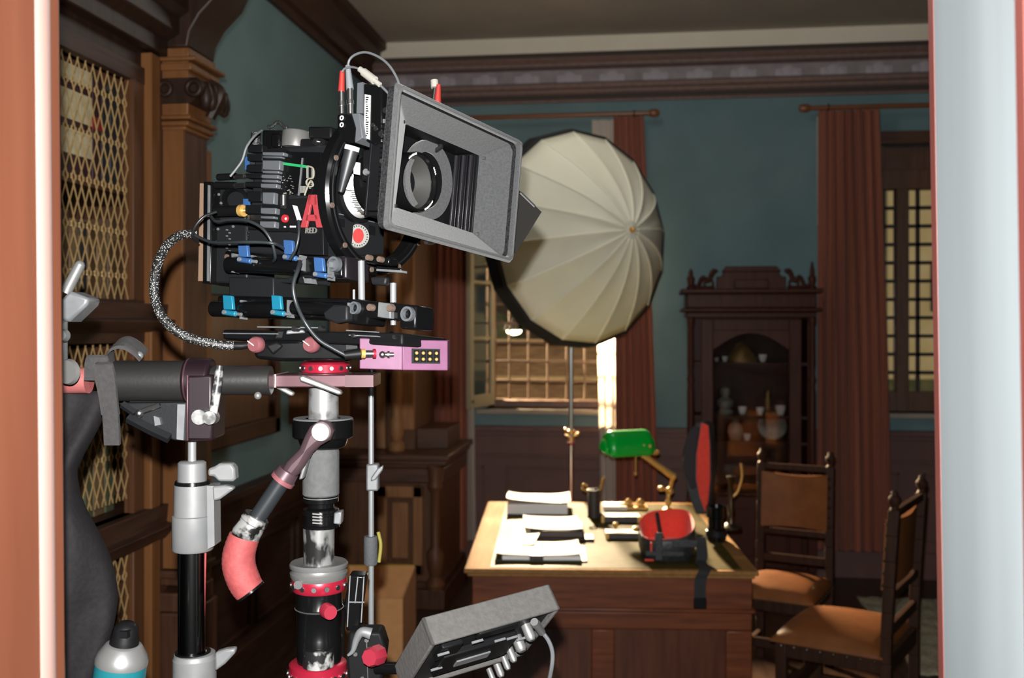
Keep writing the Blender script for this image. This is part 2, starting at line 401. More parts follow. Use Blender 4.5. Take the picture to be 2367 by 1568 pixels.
# ---------------------------------------------------------------- outside
ext_wall = mat('sunlit_render', (.55, .42, .22), .9, col2=(.62, .5, .29), scale=3)
M_terr = mat('terrace_stone', (.34, .20, .09), .9, col2=(.22, .12, .06), scale=6, stretch=(1, 1, 4))
M_grass = mat('garden_green', (.10, .13, .03), .95, col2=(.20, .18, .06), scale=5)
M_leafd = mat('hedge_green', (.05, .06, .02), .9, col2=(.13, .12, .05), scale=6)
structure('ground_outside', M_grass, MB().bb(-14, 14, YB + .4, 30, -.3, -.05))
M_cope = mat('coping_stone', (.60, .40, .18), .9, col2=(.5, .32, .14), scale=7)
def terrace(i, y, z0, z1, lab):
    m = MB()
    for k in range(3): m.bb(-5, 1.9, y + k * .12, y + .6, z0 + (z1 - z0) * k / 3, z0 + (z1 - z0) * (k + 1) / 3)
    tw = m.build('garden_terrace', M_terr, None, bevel=.02); tag(tw, lab, 'terrace wall', None, 'thing')
    MB().bb(-5, 1.95, y - .04, y + .14, z1 * 0 + z0 + (z1 - z0) / 3, z0 + (z1 - z0) / 3 + .05).build('coping', M_cope, tw); MB().bb(-5, 1.95, y + .2, y + .4, z1, z1 + .06).build('coping', M_cope, tw)
for i, (y, z0, z1, lab) in enumerate([(10.6, -.05, .62, 'low brown terrace wall outside the open window, just above the sill'), (12.2, -.05, 1.02, 'middle brown terrace wall in the garden behind the window grille'), (14.0, -.05, 1.45, 'highest brown terrace wall far behind the window grille')]):
    terrace(i, y, z0, z1, lab)
def bush(x, y, z, r, lab, mm, zz=0):
    m = MB(); rr = random.Random(int(x * 100 + y * 10))
    for k in range(26):
        a = rr.uniform(0, 2 * PI); q = rr.uniform(.2, .8)
        m.sph((x + r * q * math.cos(a), y + r * .6 * q * math.sin(a), z + r * rr.uniform(.35, 1.2)), r * rr.uniform(.25, .45), 8)
    o = m.build('garden_bush', mm, None); md = o.modifiers.new('d', 'DISPLACE'); tx = bpy.data.textures.new('leafnoise', 'CLOUDS'); tx.noise_scale = .12; md.texture = tx; md.strength = .1
    tag(o, lab, 'bush')
bush(-1.15, 10.1, -.1, .55, 'green bush at the left below the open window grille', M_grass)
bush(-.15, 10.0, -.1, .55, 'yellow-green bush right of centre behind the window grille', M_grass)
bush(-1.3, 13.35, -.1, .6, 'dark bush on the terrace behind the window grille', M_leafd)
bush(.6, 16.2, -.4, 1.5, 'dark hedge bush above the highest terrace wall', M_leafd)
bush(-3.4, 16.2, -.4, 1.5, 'dark hedge bush behind the open cream casement', M_leafd)
m = MB()
m.bb(-6, 2.2, 19, 19.3, 0, 6.5)
structure('exterior_shed', mat('dark_cladding', (.045, .03, .018), .9, col2=(.07, .045, .028), scale=4), m)
bl = thing('neighbour_building', 'sunlit ochre building seen through the leaded window panes', 'building', (5, 13, 0))
MB().bb(3.0, 9, 13, 13.4, 1.05, 6.5).build('facade', ext_wall, bl)
MB().bb(2.9, 9, 12.9, 13.4, -.05, 1.05).build('plinth', M_leafd, bl)
for x, z in ((3.55, 3.1), (3.5, 1.9)): MB().bb(x, x + .25, 12.97, 13.05, z, z + .55).build('window', mat('dark_opening', (.04, .04, .045), .4), bl)
# hanging bulb outside the open window
lp = atY(1188, 772, YB + .9)
t = thing('pendant_lamp', 'lit pendant bulb under a dark dome shade outside the window', 'lamp', lp)
MB().lathe([(.012, .13), (.02, .10), (.07, .075), (.082, .03), (.078, .03), (.066, .07), (.012, .09)], lp, Z1, 28).build('lamp_shade', M_black, t)
MB().sph(lp + V((0, 0, .025)), (.062, .062, .035), 16).build('bulb', mat('lit_bulb', (1, .9, .7), .4, emit=(1, .82, .5), estr=9.), t)
MB().tube([lp + V((0, 0, .12)), V((lp.x, lp.y, 3.3))], .006, 6).build('cord', M_black, t)
MB().bb(lp.x - .05, lp.x + .05, YB + .35, lp.y + .05, 3.28, 3.34).build('bracket', M_black, t)
# ---------------------------------------------------------------- curtains
M_cur = mat('striped_curtain', (.17, .05, .027), .9, col2=(.40, .125, .068), kind='wave', scale=30, detail=1.2, sheen=.1)
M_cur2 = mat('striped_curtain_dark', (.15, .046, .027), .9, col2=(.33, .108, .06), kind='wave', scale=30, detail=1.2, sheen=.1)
M_sheer = mat('white_sheer', (.62, .58, .54), .9)
_n = M_sheer.node_tree; _t = _n.nodes.new('ShaderNodeBsdfTranslucent'); _t.inputs[0].default_value = (.85, .74, .62, 1); _x = _n.nodes.new('ShaderNodeMixShader'); _x.inputs[0].default_value = .45
_n.links.new(_n.nodes['Principled BSDF'].outputs[0], _x.inputs[1]); _n.links.new(_t.outputs[0], _x.inputs[2]); _n.links.new(_x.outputs[0], _n.nodes['Material Output'].inputs['Surface'])
def curtain(name, lab, cat, tp, bt, Y, m, folds, amp=.03, seed=1, ztop=None, zbot=None):
    """tp, bt: (px left, px right, py) of top and bottom edges"""
    z1 = atY(tp[0], tp[2], Y).z if ztop is None else ztop; z0 = atY(bt[0], bt[2], Y).z if zbot is None else zbot
    xt = [atY(p, tp[2], Y).x for p in tp[:2]]; xb = [atY(p, bt[2], Y).x for p in bt[:2]]
    rr = random.Random(seed); ph = [rr.uniform(0, 6) for _ in range(3)]
    def fn(u, v):
        a = xt[0] + (xt[1] - xt[0]) * u; b = xb[0] + (xb[1] - xb[0]) * u
        k = v ** 1.3; x = b + (a - b) * k
        s = math.sin(2 * PI * folds * u + ph[0] + .5 * math.sin(3 * v + ph[1]))
        return V((x, Y - amp * (s + .35 * math.sin(4.3 * PI * folds * u + ph[2])) * (1 - .4 * v), z0 + (z1 - z0) * v))
    o = MB().grid(fn, folds * 10, 14, thick=None if cat == 'sheer curtain' else (0, .004, 0)).build(name, m, None, smooth=60)
    tag(o, lab, cat); return o
curtain('curtain', 'red-brown striped curtain on the left side of the open window', 'curtain', (1000, 1078, 275), (992, 1082, 1268), 7.0, M_cur, 5, .03, 1)
curtain('sheer_curtain', 'narrow white sheer hanging at the left edge of the open window', 'sheer curtain', (1066, 1082, 300), (1078, 1100, 1250), 7.08, M_sheer, 2, .012, 2)
curtain('curtain', 'red-brown striped curtain behind the umbrella, right of the open window', 'curtain', (1418, 1488, 270), (1424, 1524, 1268), 6.98, M_cur, 5, .03, 3)
curtain('sheer_curtain', 'white sheer curtain glowing in the light beside the green lamp', 'sheer curtain', (1368, 1418, 278), (1389, 1424, 1240), 6.98, M_sheer, 2, .012, 4)
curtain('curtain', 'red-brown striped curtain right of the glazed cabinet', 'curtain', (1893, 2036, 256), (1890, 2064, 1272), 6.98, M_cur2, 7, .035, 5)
curtain('sheer_curtain', 'strip of white sheer peeking out left of the far curtain', 'sheer curtain', (1888, 1900, 270), (1889, 1902, 520), 7.1, M_sheer, 1, .01, 6)
M_rod = wood('rod_wood', (.16, .055, .02), (.22, .08, .03), .35, 'x')
def rod(px0, px1, py, lab, ends):
    a = atY(px0, py, 7.0); b = V((atY(px1, py, 7.0).x, 7.0, a.z))
    t = thing('curtain_rod', lab, 'curtain rod', (a + b) / 2)
    MB().cyl(a, b, .016, seg=16).build('rod', M_rod, t)
    for e, s in ends:
        p = (a, b)[e]; MB().lathe([(0, 0), (.02, 0), (.028, .02), (.028, .05), (.018, .07), (0, .075)], p, X1 * s, 16).build('finial', M_rod, t)
    for x in ((a.x + .12) if ends[0][1] < 0 else b.x - .1, b.x - .15 if ends[0][1] < 0 else a.x + .1):
        k = MB(); k.cyl((x, 7.0, a.z), (x, YB, a.z), .009, seg=10); k.torus((x, 7.0, a.z), X1, .021, .005, 18); k.cyl((x, YB - .01, a.z), (x, YB, a.z), .03); k.build('bracket', M_dkwood, t)
rod(985, 1500, 259 + 16, 'reddish wooden curtain rod above the umbrella', [(1, 1)])
rod(1872, 2430, 250, 'reddish wooden curtain rod right of the glazed cabinet', [(0, -1)])
# ================================================================ GLAZED CABINET
def glazed_cabinet():
    x0, x1, y0, y1 = .315, 1.10, 6.76, 7.14
    t = thing('display_cabinet', 'dark carved display cabinet with glazed door and pediment against blue wall', 'cabinet', ((x0 + x1) / 2, (y0 + y1) / 2, 0))
    w = M_cab = wood('cabinet_walnut', (.034, .010, .006), (.058, .018, .010), .45, spec=.15)
    ZT = 1.80
    m = MB(); m.bb(x0, x1, y1 - .02, y1, .1, ZT); m.bb(x0, x0 + .03, y0 + .03, y1, .1, ZT); m.bb(x1 - .03, x1, y0 + .03, y1, .1, ZT); m.bb(x0, x1, y0 + .03, y1, ZT - .03, ZT); m.bb(x0, x1, y0 + .03, y1, .1, .62)
    m.build('carcass', w, t)
    m = MB(); m.bb(x0 - .03, x1 + .03, y0 - .02, y1, 0, .10); m.bb(x0 - .015, x1 + .015, y0, y1, .10, .13); m.build('plinth', w, t, bevel=.008)
    m = MB(); m.bb(x0 - .02, x1 + .02, y0 - .01, y1, ZT - .04, ZT); m.bb(x0 - .05, x1 + .05, y0 - .05, y1, ZT, ZT + .025); m.bb(x0 - .02, x1 + .02, y0 - .015, y1, ZT + .025, ZT + .12); m.bb(x0 - .055, x1 + .055, y0 - .055, y1, ZT + .12, ZT + .15)
    m.build('cornice', w, t, bevel=.008)
    cx = (x0 + x1) / 2; zt = ZT + .15
    m = MB(); q = [(-.22, 0), (.22, 0), (.22, .10), (.19, .10), (.17, .135), (-.17, .135), (-.19, .10), (-.22, .10)]
    m.prism([V((cx + a, y0 - .02, zt + b - .02)) for a, b in q], (0, .05, 0)); m.bb(cx - .11, cx + .11, y0 - .035, y0, zt + .0, zt + .06)
    m.prism([V((cx + a, y0 - .03, zt + b)) for a, b in [(-.19, .11), (.19, .11), (.16, .145), (-.16, .145)]], (0, .06, 0))
    m.build('pediment', w, t, bevel=.006)
    for s in (-1, 1):
        pts = [V((cx + s * (.22 + .17 * i / 20), y0, zt + .105 - .10 * (i / 20) + .022 * math.sin(i * .75))) for i in range(21)]
        m = MB().tube(pts, [.018 - .006 * i / 20 for i in range(21)], 8)
        m.torus((cx + s * .27, y0, zt + .035), Y1, .028, .009, 20); m.tube([V((cx + s * (.23 + .16 * i / 8), y0, zt + .01)) for i in range(9)], .012, 8)
        m.build('scroll', w, t)
        m = MB().lathe([(.028, 0), (.03, .012), (.018, .02), (.024, .045), (.027, .07), (.014, .09), (.017, .105), (.006, .13 if s < 0 else .17), (0, .135 if s < 0 else .175)], (cx + s * .385, y0 + .0, zt), Z1, 16); m.build('finial', w, t)
        pr = [(.02, .60), (.026, .62), (.016, .66), (.024, .70), (.018, .74), (.024, .80), (.024, 1.28), (.017, 1.32), (.025, 1.36), (.016, 1.40), (.022, 1.46), (.019, 1.70), (.026, 1.73), (.026, 1.76)]
        MB().lathe(pr, (cx + s * .385, y0 - .012, 0), Z1, 16).build('turned_column', w, t)
        MB().bb(cx + s * .385 - .028, cx + s * .385 + .028, y0 - .03, y0 + .03, .13, .60).build('column_base', w, t, bevel=.004)
    d = MB(); a, b, c, e = x0 + .075, x1 - .075, .15, ZT - .05; f = .075
    d.bb(a, a + f, y0 - .01, y0 + .02, c, e); d.bb(b - f, b, y0 - .01, y0 + .02, c, e); d.bb(a + f, b - f, y0 - .01, y0 + .02, e - .07, e); d.bb(a + f, b - f, y0 - .01, y0 + .02, c, .60)
    n = 16; arch = [V((a + f - .001 + (b - a - 2 * f + .002) * i / n, y0 - .006, e - .07 - .13 + .11 * math.sin(PI * i / n))) for i in range(n + 1)]
    d.prism([V((a + f, y0 - .006, e - .06))] + arch + [V((b - f, y0 - .006, e - .06))], (0, .02, 0))
    for k in (0, 1): d.bb(a + .1 + k * .28, a + .34 + k * .2, y0 - .018, y0 - .008, .22, .53)
    dd = d.build('door', w, t, bevel=.004)
    MB().bb(a + f, b - f, y0 + .004, y0 + .008, .6, e - .06).build('glass', M_glass, dd)
    MB().sph((a + .03, y0 - .02, 1.05), .014).build('knob', M_brass, dd)
    for z in (.95, 1.12, 1.47): MB().bb(x0 + .03, x1 - .03, y0 + .06, y1 - .02, z - .018, z).build('shelf', w, t)
    return t
glazed_cabinet()
M_porc = mat('glint_white', (.75, .76, .76), .2, coat=.5)
M_porcd = mat('old_porcelain', (.16, .17, .15), .4, col2=(.25, .25, .21), scale=30)
M_gilt = mat('dull_gilt', (.22, .13, .04), .45, metal=.4, bump=.4, scale=80)
def cabinet_thing(name, lab, cat, px, py, zs, prof, mm, Y=6.92, sc=1., group=None):
    p = atY(px, py, Y); p.z = zs + .0012
    return tag(MB().lathe([(r * sc, z * sc) for r, z in prof], p, Z1, 20).build(name, mm, None, origin=p), lab, cat, group)
GLINT_CUP = [(0, 0), (.014, 0), (.016, .004), (.022, .025), (.025, .045), (.0225, .045), (.019, .025), (0, .008)]  # cup shapes added to stand in for bright reflected specks
for px, py, sc, z, lab in [(1656, 835, .6, 1.47, 'tiny cup-shaped glint on the upper cabinet shelf, at its left end'), (1676, 835, .8, 1.47, 'small cup-shaped glint on the upper cabinet shelf, second from its left end'), (1746, 835, .6, 1.47, 'tiny cup-shaped glint on the upper cabinet shelf, left of the large glint'), (1763, 835, 1.1, 1.47, 'large cup-shaped glint at the right end of the upper cabinet shelf'), (1716, 943, 1.2, 1.12, 'cup-shaped glint with cream tint on the middle cabinet shelf, nearest the bust'), (1757, 943, 1.1, 1.12, 'cup-shaped glint in the middle of the middle cabinet shelf'), (1804, 943, 1.4, 1.12, 'largest cup-shaped glint, right end of the middle cabinet shelf'), (1727, 1055, 1.0, .95, 'cup-shaped glint on the lowest cabinet shelf')]:
    cabinet_thing('glint_cup', lab, 'cup', px, py, z, GLINT_CUP, M_porc, sc=sc, Y=6.90, group='cup-shaped glints in the display cabinet')
cabinet_thing('porcelain_bust', 'grey porcelain bust on the middle cabinet shelf', 'ornament', 1676, 920, 1.12, [(0, 0), (.05, 0), (.05, .02), (.03, .03), (.05, .06), (.052, .09), (.02, .115), (.032, .14), (.03, .17), (0, .185)], M_porcd)
cabinet_thing('mantel_clock', 'dull gilt arched ornament on the upper cabinet shelf', 'ornament', 1715, 830, 1.47, [(0, 0), (.10, 0), (.10, .02), (.085, .05), (.055, .09), (.03, .12), (0, .13)], M_gilt)
cabinet_thing('figurine', 'slim dark gilt figurine on the middle cabinet shelf', 'ornament', 1775, 910, 1.12, [(0, 0), (.03, 0), (.03, .02), (.014, .03), (.02, .09), (.012, .13), (.016, .15), (0, .17)], M_gilt)
p = atY(1785, 1040, 6.98); p.z = .95
tag(MB().lathe([(0, .012), (.04, .01), (.095, .0), (.095, -.006), (.04, .004), (0, .004)], p + V((0, 0, .094)), V((-.1, -1, .25)), 28).build('plate', M_porcd, None), 'old porcelain plate leaning in the cabinet behind the chair', 'plate')
cabinet_thing('vase', 'mottled vase on the lowest cabinet shelf', 'vase', 1700, 1040, .95, [(0, 0), (.03, 0), (.05, .05), (.045, .09), (.02, .12), (.03, .14), (.025, .14), (0, .05)], M_porcd)
# ================================================================ BOOKCASE (left foreground)
XB = -1.50
M_dkest = wood('blackened_walnut', (.016, .007, .004), (.032, .014, .008), .5, spec=.3)
M_dkoak = wood('brown_oak', (.075, .030, .012), (.11, .045, .018), .5, spec=.3)
def bookcase():
    Yb, Ye = 1.85, 3.22
    t = thing('bookcase', 'tall carved oak bookcase with gold wire lattice doors along left wall', 'bookcase', (XB - .2, 2.6, 0))
    zy = lambda px, py, X=XB: atX(px, py, X).z
    z_lt, z_lb = zy(325, 705), zy(325, 790)       # mid ledge
    m = MB(); m.bb(XL + .002, XL + .03, Yb, Ye, .1, 3.2); m.bb(XL, XB - .03, Yb, Yb + .03, .1, 3.2); m.bb(XL, XB - .03, Ye - .03, Ye, .1, 3.2); m.bb(XL, XB - .03, Yb, Ye, 3.15, 3.2)
    m.build('carcass', M_dkwood, t)
    ys = atX(308, 300, XB).y; yst = [atX(p, 300, XB).y for p in (308, 334, 352, 372)]
    # door frames: stiles + rails
    zt = zy(300, 180)
    zm0, zm1 = zy(322, 768), zy(322, 702); zl0 = zy(325, 1262); zl1 = zy(325, 1180)
    doors = [(zm1 + .01, zt), (zl1, zm0 - .03), (.25, zl0)]
    for k, (a, b) in enumerate(doors):
        d = MB(); d.bb(XB - .03, XB, yst[0], yst[1], a - .02, b + .02); d.bb(XB - .01, XB + .008, yst[0] - .012, yst[0] + .008, a, b)
        dd = d.build('door', M_dkoak, t, bevel=.003)
        dd['label'] = 'lattice door'; MB().bb(XB - .03, XB, Yb, Yb + .06, a, b).build('door_stile', M_oak, dd); MB().bb(XB - .03, XB + .001, Yb, yst[1], b, b + .05).build('door_rail', M_dkwoody, dd); MB().bb(XB - .03, XB + .001, Yb, yst[1], a - .03, a).build('door_rail', M_dkwoody, dd)
        # diamond wire
        m = MB(); pitch = .039; h = .128; y1 = yst[0] - .004; r = .0019
        ny = int((y1 - Yb) / pitch) + 1; nz = int((b - a) / h) + 1
        for i in range(ny):
            for sg in (0, 1):
                pts = []
                for j in range(nz * 2 + 1):
                    z = b - .005 - j * h / 2
                    if z < a: break
                    yy = y1 - (i + .5) * pitch + (pitch / 2 - .003) * (1 if (j % 2) ^ sg else -1)
                    xx = XB - .015 + (.0028 if sg else -.0028)
                    pts.append(V((xx, yy, z - .012))) if j else None
                    pts.append(V((xx, yy, z)))
                m.tube(pts, r, 5)
        m.build('wire_lattice', M_gold, dd)
    # pilaster with base and capital
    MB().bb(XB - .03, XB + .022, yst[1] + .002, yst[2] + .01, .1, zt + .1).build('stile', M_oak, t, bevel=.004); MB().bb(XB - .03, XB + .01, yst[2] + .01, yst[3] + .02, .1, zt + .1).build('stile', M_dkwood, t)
    yp0 = atX(370, 500, XB).y; yp1 = yp0 + .17; xp = XB + .075
    zc = zy(400, 280, xp); zb = zy(390, 1335, xp)
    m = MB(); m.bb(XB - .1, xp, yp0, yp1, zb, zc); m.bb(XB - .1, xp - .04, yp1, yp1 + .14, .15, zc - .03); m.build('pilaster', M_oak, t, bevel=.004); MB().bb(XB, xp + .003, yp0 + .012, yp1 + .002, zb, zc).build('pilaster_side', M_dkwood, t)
    m = MB()
    for a, b, e in [(-.05, 0, .012), (-.025, 0, .025), (-.13, -.07, .02)]: m.bb(XB - .1, xp + e, yp0 - e, yp1 + e, zb + a, zb + b)
    m.bb(XB - .1, xp + .03, yp0 - .03, yp1 + .03, .0, zb - .13); m.bb(XB - .1, xp + .045, yp0 - .045, yp1 + .045, 0, .3); m.build('pilaster_base', M_dkwood, t, bevel=.006)
    Zp = lambda py: zy(420, py, xp + .03)
    m = MB()
    for p0, p1, e in [(290, 280, .012), (280, 268, .022), (265, 255, .03), (150, 132, .035), (128, 118, .05), (118, 96, .025)]: m.bb(XB - .1, xp + e, yp0 - e * .4, yp1 + e, Zp(p0), Zp(p1))
    m.bb(XB - .1, xp + .02, yp0 - .005, yp1, Zp(255), Zp(96))
    m.build('capital', M_oak, t, bevel=.005)
    m = MB(); zc0 = Zp(228); zc1 = Zp(168)
    for yy in (yp0 - .012,):
        m.prism([V((xp + a, yy, zz)) for a, zz in [(-.08, zc1), (.05, zc1), (.075, zc1 - .02), (.07, zc1 - .05), (.045, zc0 + .015), (.03, zc0), (-.08, zc0)]], (0, yp1 - yp0 + .02, 0))
    m.torus((xp + .045, yp0 - .02, zc1 - .035), Y1, .022, .009, 20); m.torus((xp - .05, yp0 - .02, zc1 - .035), Y1, .02, .008, 20)
    for i in range(5): m.sph((xp + .075 - .004 * abs(i - 2), yp0 + .02 + i * .035, (zc0 + zc1) / 2 - .01), (.022, .02, .045), 10)
    m.tube(smoothpath([V((xp + .05, yp0 + .08, zc1)), V((xp + .09, yp0 + .08, zc1 - .03)), V((xp + .07, yp0 + .08, zc0)), V((xp + .055, yp0 + .08, zc0 - .03))]), .018, 8)
    m.build('corbel_carving', M_dkest, t, bevel=.003)
    # head: stepped cornice, carved band and the curled console at its end
    m = MB(); zh = zy(340, 118); hp = [(-.06, 0), (.03, 0), (.03, .05), (.07, .07), (.07, .12), (.10, .14), (.10, .20), (.02, .22), (.02, .44), (.08, .46), (.14, .56), (.20, .60), (.20, .68), (-.06, .68)]
    m.sweep(hp, (XB, Yb, zh), X1, Z1, (0, yp0 - Yb + .02, 0)); m.bb(XB - .04, XB - .012, Yb, yst[2], zt + .03, zh + .01)
    m.build('cornice', M_dkest, t, bevel=.004)
    m = MB(); rr = random.Random(3)
    for i in range(70):
        y = Yb + .05 + (yp0 - Yb - .1) * rr.random(); z = zh + .25 + .17 * rr.random()
        m.sph((XB + .02, y, z), (.02, .012 + .02 * rr.random(), .012 + .02 * rr.random()), 8)
    m.build('carved_frieze', M_dkwood, t)
    z0c = Zp(96); cp = [(-.08, 0), (.02, 0), (.03, .05), (.06, .10), (.12, .16), (.15, .22), (.16, .30), (.10, .33), (.22, .38), (.24, .50), (-.08, .50)]
    m = MB().sweep(cp, (xp, yp0 - .01, z0c), X1, Z1, (0, yp1 - yp0 + .03, 0)); m.build('console', M_dkest, t, bevel=.008)
    # ledges
    for z0, z1 in [(zm0, zm1), (zl0, zl1)]:
        h = z1 - z0; lp_ = [(-.06, 0), (.02, 0), (.05, h * .3), (.055, h * .42), (.025, h * .48), (.03, h), (-.06, h)]
        MB().sweep(lp_, (XB, Yb, z0), X1, Z1, (0, atX(352, 740, XB).y - Yb + .05, 0)).build('ledge', M_dkwoody, t, bevel=.003)
    m = MB(); m.bb(XB - .06, XB + .05, Yb, yp0 + .2, 0, .12); m.bb(XB - .06, XB + .03, Yb, yp0 + .2, .12, .2); m.build('plinth', M_dkwoody, t, bevel=.006)
    zs = [zy(250, 425), zm1 - .03, zl1 - .02, .24]
    zs2 = []
    for py, X in ((432, XB - .12),): zs2.append(atX(230, py, X).z)
    shelves = [zs2[0], zm1 - .005, zl1 - .005, .23]
    for z in shelves: MB().bb(XL + .03, XB - .05, Yb + .03, Ye - .03, z - .025, z).build('shelf', M_dkwood, t)
    return shelves, Yb, Ye
shelves, Yb, Ye = bookcase()
M_bk = {n: mat('book_' + n, c, .6, col2=tuple(x * 1.3 for x in c), scale=50) for n, c in dict(cream=(.46, .40, .25), maroon=(.035, .012, .014), black=(.02, .019, .02), brown=(.07, .036, .017), tan=(.13, .08, .038), red=(.22, .02, .014), green=(.06, .07, .035)).items()}
def book(y, z, th, h, dp, body, bands, lab, grp):
    xb = XB - .09; t = thing('book', lab, 'book', (xb - dp / 2, y + th / 2, z), group=grp)
    MB().bb(xb - dp, xb, y, y + th, z, z + h).build('cover', M_bk[body], t, bevel=.004)
    for a, b, c in bands: MB().bb(xb - .02, xb + .0015, y - .0005, y + th + .0005, z + h * a, z + h * b).build('spine_label', M_bk[c], t)
cream_bands = [(.02, .20, 'maroon'), (.20, .42, 'cream'), (.42, .50, 'maroon'), (.50, .76, 'cream'), (.76, .84, 'maroon'), (.84, .985, 'cream')]
YEB = atX(346, 500, XB).y
ycut = atX(213, 300, XB - .09).y
z = shelves[0]; hh = atX(170, 148, XB - .09).z - z
y = ycut; i = 0
ords = ['first', 'second', 'third', 'fourth', 'fifth', 'sixth', 'seventh', 'eighth', 'ninth', 'tenth', 'eleventh', 'twelfth']
for i in range(8):
    y -= .066; book(y, z + .001, .062, hh, .22, 'maroon', cream_bands, 'cream and maroon volume, %s left of the dark books' % ords[i], 'cream and maroon set on the top shelf')
y = ycut + .004; i = 0
for body, th, hf, red in [('maroon', .05, .97, (.50, .62)), ('black', .045, .9, None), ('black', .05, .96, None), ('brown', .055, .8, None), ('maroon', .05, .92, (.28, .38)), ('black', .06, .86, None), ('brown', .05, .9, None), ('black', .06, .8, None)]:
    if y + th > YEB: break
    bands = [(red[0], red[1], 'red')] if red else ([(.2, .28, 'tan')] if i == 3 else [])
    book(y, z + .001, th, hh * hf, .2, body, bands, '%s dark book right of the cream volumes' % ords[i], 'dark books on the top shelf'); y += th + .003; i += 1
for si, (zz, top, cols, where) in enumerate([(shelves[1], .27, ['brown', 'tan', 'brown', 'tan', 'black', 'brown', 'tan'], 'second shelf'), (shelves[2], .42, ['green', 'brown', 'tan', 'black', 'brown', 'green', 'tan'], 'shelf below the upper ledge'), (shelves[3], .40, ['cream', 'brown', 'black', 'tan', 'brown'], 'lowest shelf')]):
    rr = random.Random(20 + si); y = atX(150, 600, XB - .09).y - .16; i = 0
    while y < YEB - .06 and i < 12:
        th = rr.uniform(.04, .06); c = cols[i % len(cols)]
        book(y, zz + .001, th, top * rr.uniform(.82, 1), rr.uniform(.17, .22), c, [(.75, .82, 'tan' if c != 'tan' else 'brown')] if i % 3 else [], '%s book from the left, %s, on the %s of the bookcase' % (ords[i], {'tan': 'tan', 'brown': 'brown', 'black': 'black', 'green': 'greenish', 'cream': 'cream'}[c], where), 'books on the ' + where); y += th + .004; i += 1
# ================================================================ PANEL PICTURE ON LEFT WALL
a = atX(452, 1055, XL + .03); b = atX(642, 998, XL + .03)
zb = (a.z + b.z) / 2; ztp = atX(640, 690, XL + .03).z
t = thing('framed_panel', 'dark brown framed wooden panel hanging on the left blue wall', 'picture', (XL + .03, (a.y + b.y) / 2, zb))
m = MB()
for q in [(a.y, b.y, zb, zb + .09), (a.y, b.y, ztp - .09, ztp), (a.y, a.y + .09, zb, ztp), (b.y - .09, b.y, zb, ztp)]: m.bb(XL, XL + .05, *q)
m.build('frame', M_dkwood, t, bevel=.01)
MB().bb(XL, XL + .02, a.y + .08, b.y - .08, zb + .08, ztp - .08).build('panel', wood('panel_brown', (.10, .042, .016), (.14, .06, .024), .4), t)
c1 = atX(622, 998, XL + .1)
t = tag(MB().bb(XL, XL + .12, b.y + .25, b.y + .30, c1.z - .02, c1.z + .20).build('wall_plaque', M_oak, None, bevel=.004), 'small honey-coloured wooden plaque beside the framed panel', 'plaque')
# ================================================================ HUTCH in the far left corner
def hutch():
    x0, x1, ya, yb = XL + .02, -1.19, 6.05, 6.9; zt = .90
    t = thing('wooden_hutch', 'carved wooden hutch standing in the far left corner beside the curtain', 'hutch', ((x0 + x1) / 2, (ya + yb) / 2, 0))
    m = MB(); m.bb(x0, x1 - .04, ya + .03, yb, .12, zt); m.build('lower_case', M_hut, t)
    m = MB(); m.bb(x0, x1 + .05, ya - .05, yb, zt, zt + .035); m.bb(x0, x1 + .03, ya - .03, yb, zt - .03, zt); m.bb(x0, x1 + .01, ya - .01, yb, zt - .14, zt - .05); m.build('worktop', M_dkwoodx, t, bevel=.008)
    m = MB(); m.bb(x0, x1 + .02, ya - .02, yb, 0, .12); m.bb(x0, x1 + .0, ya, yb, .12, .16); m.build('plinth', M_dkwood, t, bevel=.006)
    for q in (x0 + .36,):
        d = MB(); a, b, c, e = q, x1 - .12, .20, .74
        for r in [(a, b, c, c + .07), (a, b, e - .07, e), (a, a + .06, c, e), (b - .06, b, c, e)]: d.bb(r[0], r[1], ya - .005, ya + .03, r[2], r[3])
        d.bb(a + .09, b - .09, ya + .005, ya + .03, c + .10, e - .10)
        d.build('end_panel', M_oakd, t, bevel=.006)
    pr = [(.05, .12), (.06, .15), (.035, .2), (.05, .26), (.055, .34), (.03, .38), (.03, .70), (.05, .74), (.04, .78), (.05, .86)]
    MB().lathe(pr, (x1 - .04, ya, 0), Z1, 20).build('turned_leg', M_hut, t)
    m = MB(); m.bb(x0, x1 - .22, ya + .25, yb, zt + .035, 2.35); m.build('upper_case', M_hut, t)
    m = MB(); m.bb(x0, x0 + .12, ya + .2, ya + .25, zt + .035, 2.3); m.bb(x1 - .30, x1 - .22, ya + .2, ya + .25, zt + .16, 2.3); m.bb(x0 + .3, x0 + .36, ya + .2, ya + .25, zt + .04, 2.3); m.build('upper_stile', M_oakd, t, bevel=.004)
    pr = [(.05, 0), (.055, .04), (.03, .06), (.045, .10), (.045, .18), (.03, .22), (.035, .30), (.042, .42), (.03, .5), (.03, 1.2), (.05, 1.25), (.05, 1.3)]
    MB().lathe(pr, (x0 + .44, ya + .17, zt + .035), Z1, 18).build('turned_column', M_oakd, t)
    m = MB(); m.bb(x0, x1 - .17, ya + .18, yb, 2.35, 2.40); m.bb(x0, x1 - .13, ya + .14, yb, 2.40, 2.47); m.build('cornice', M_dkwoodx, t, bevel=.01)
    m = MB(); m.bb(x1 - .22, x1 - .02, ya + .30, yb - .1, zt + .035, zt + .16); m.build('side_drawer', M_dkwoodx, t, bevel=.004)
M_oakd = wood('hutch_oak', (.24, .11, .045), (.34, .165, .07), .5, spec=.3); M_hut = wood('hutch_brown', (.085, .036, .016), (.135, .06, .027), .5, spec=.3)
hutch()
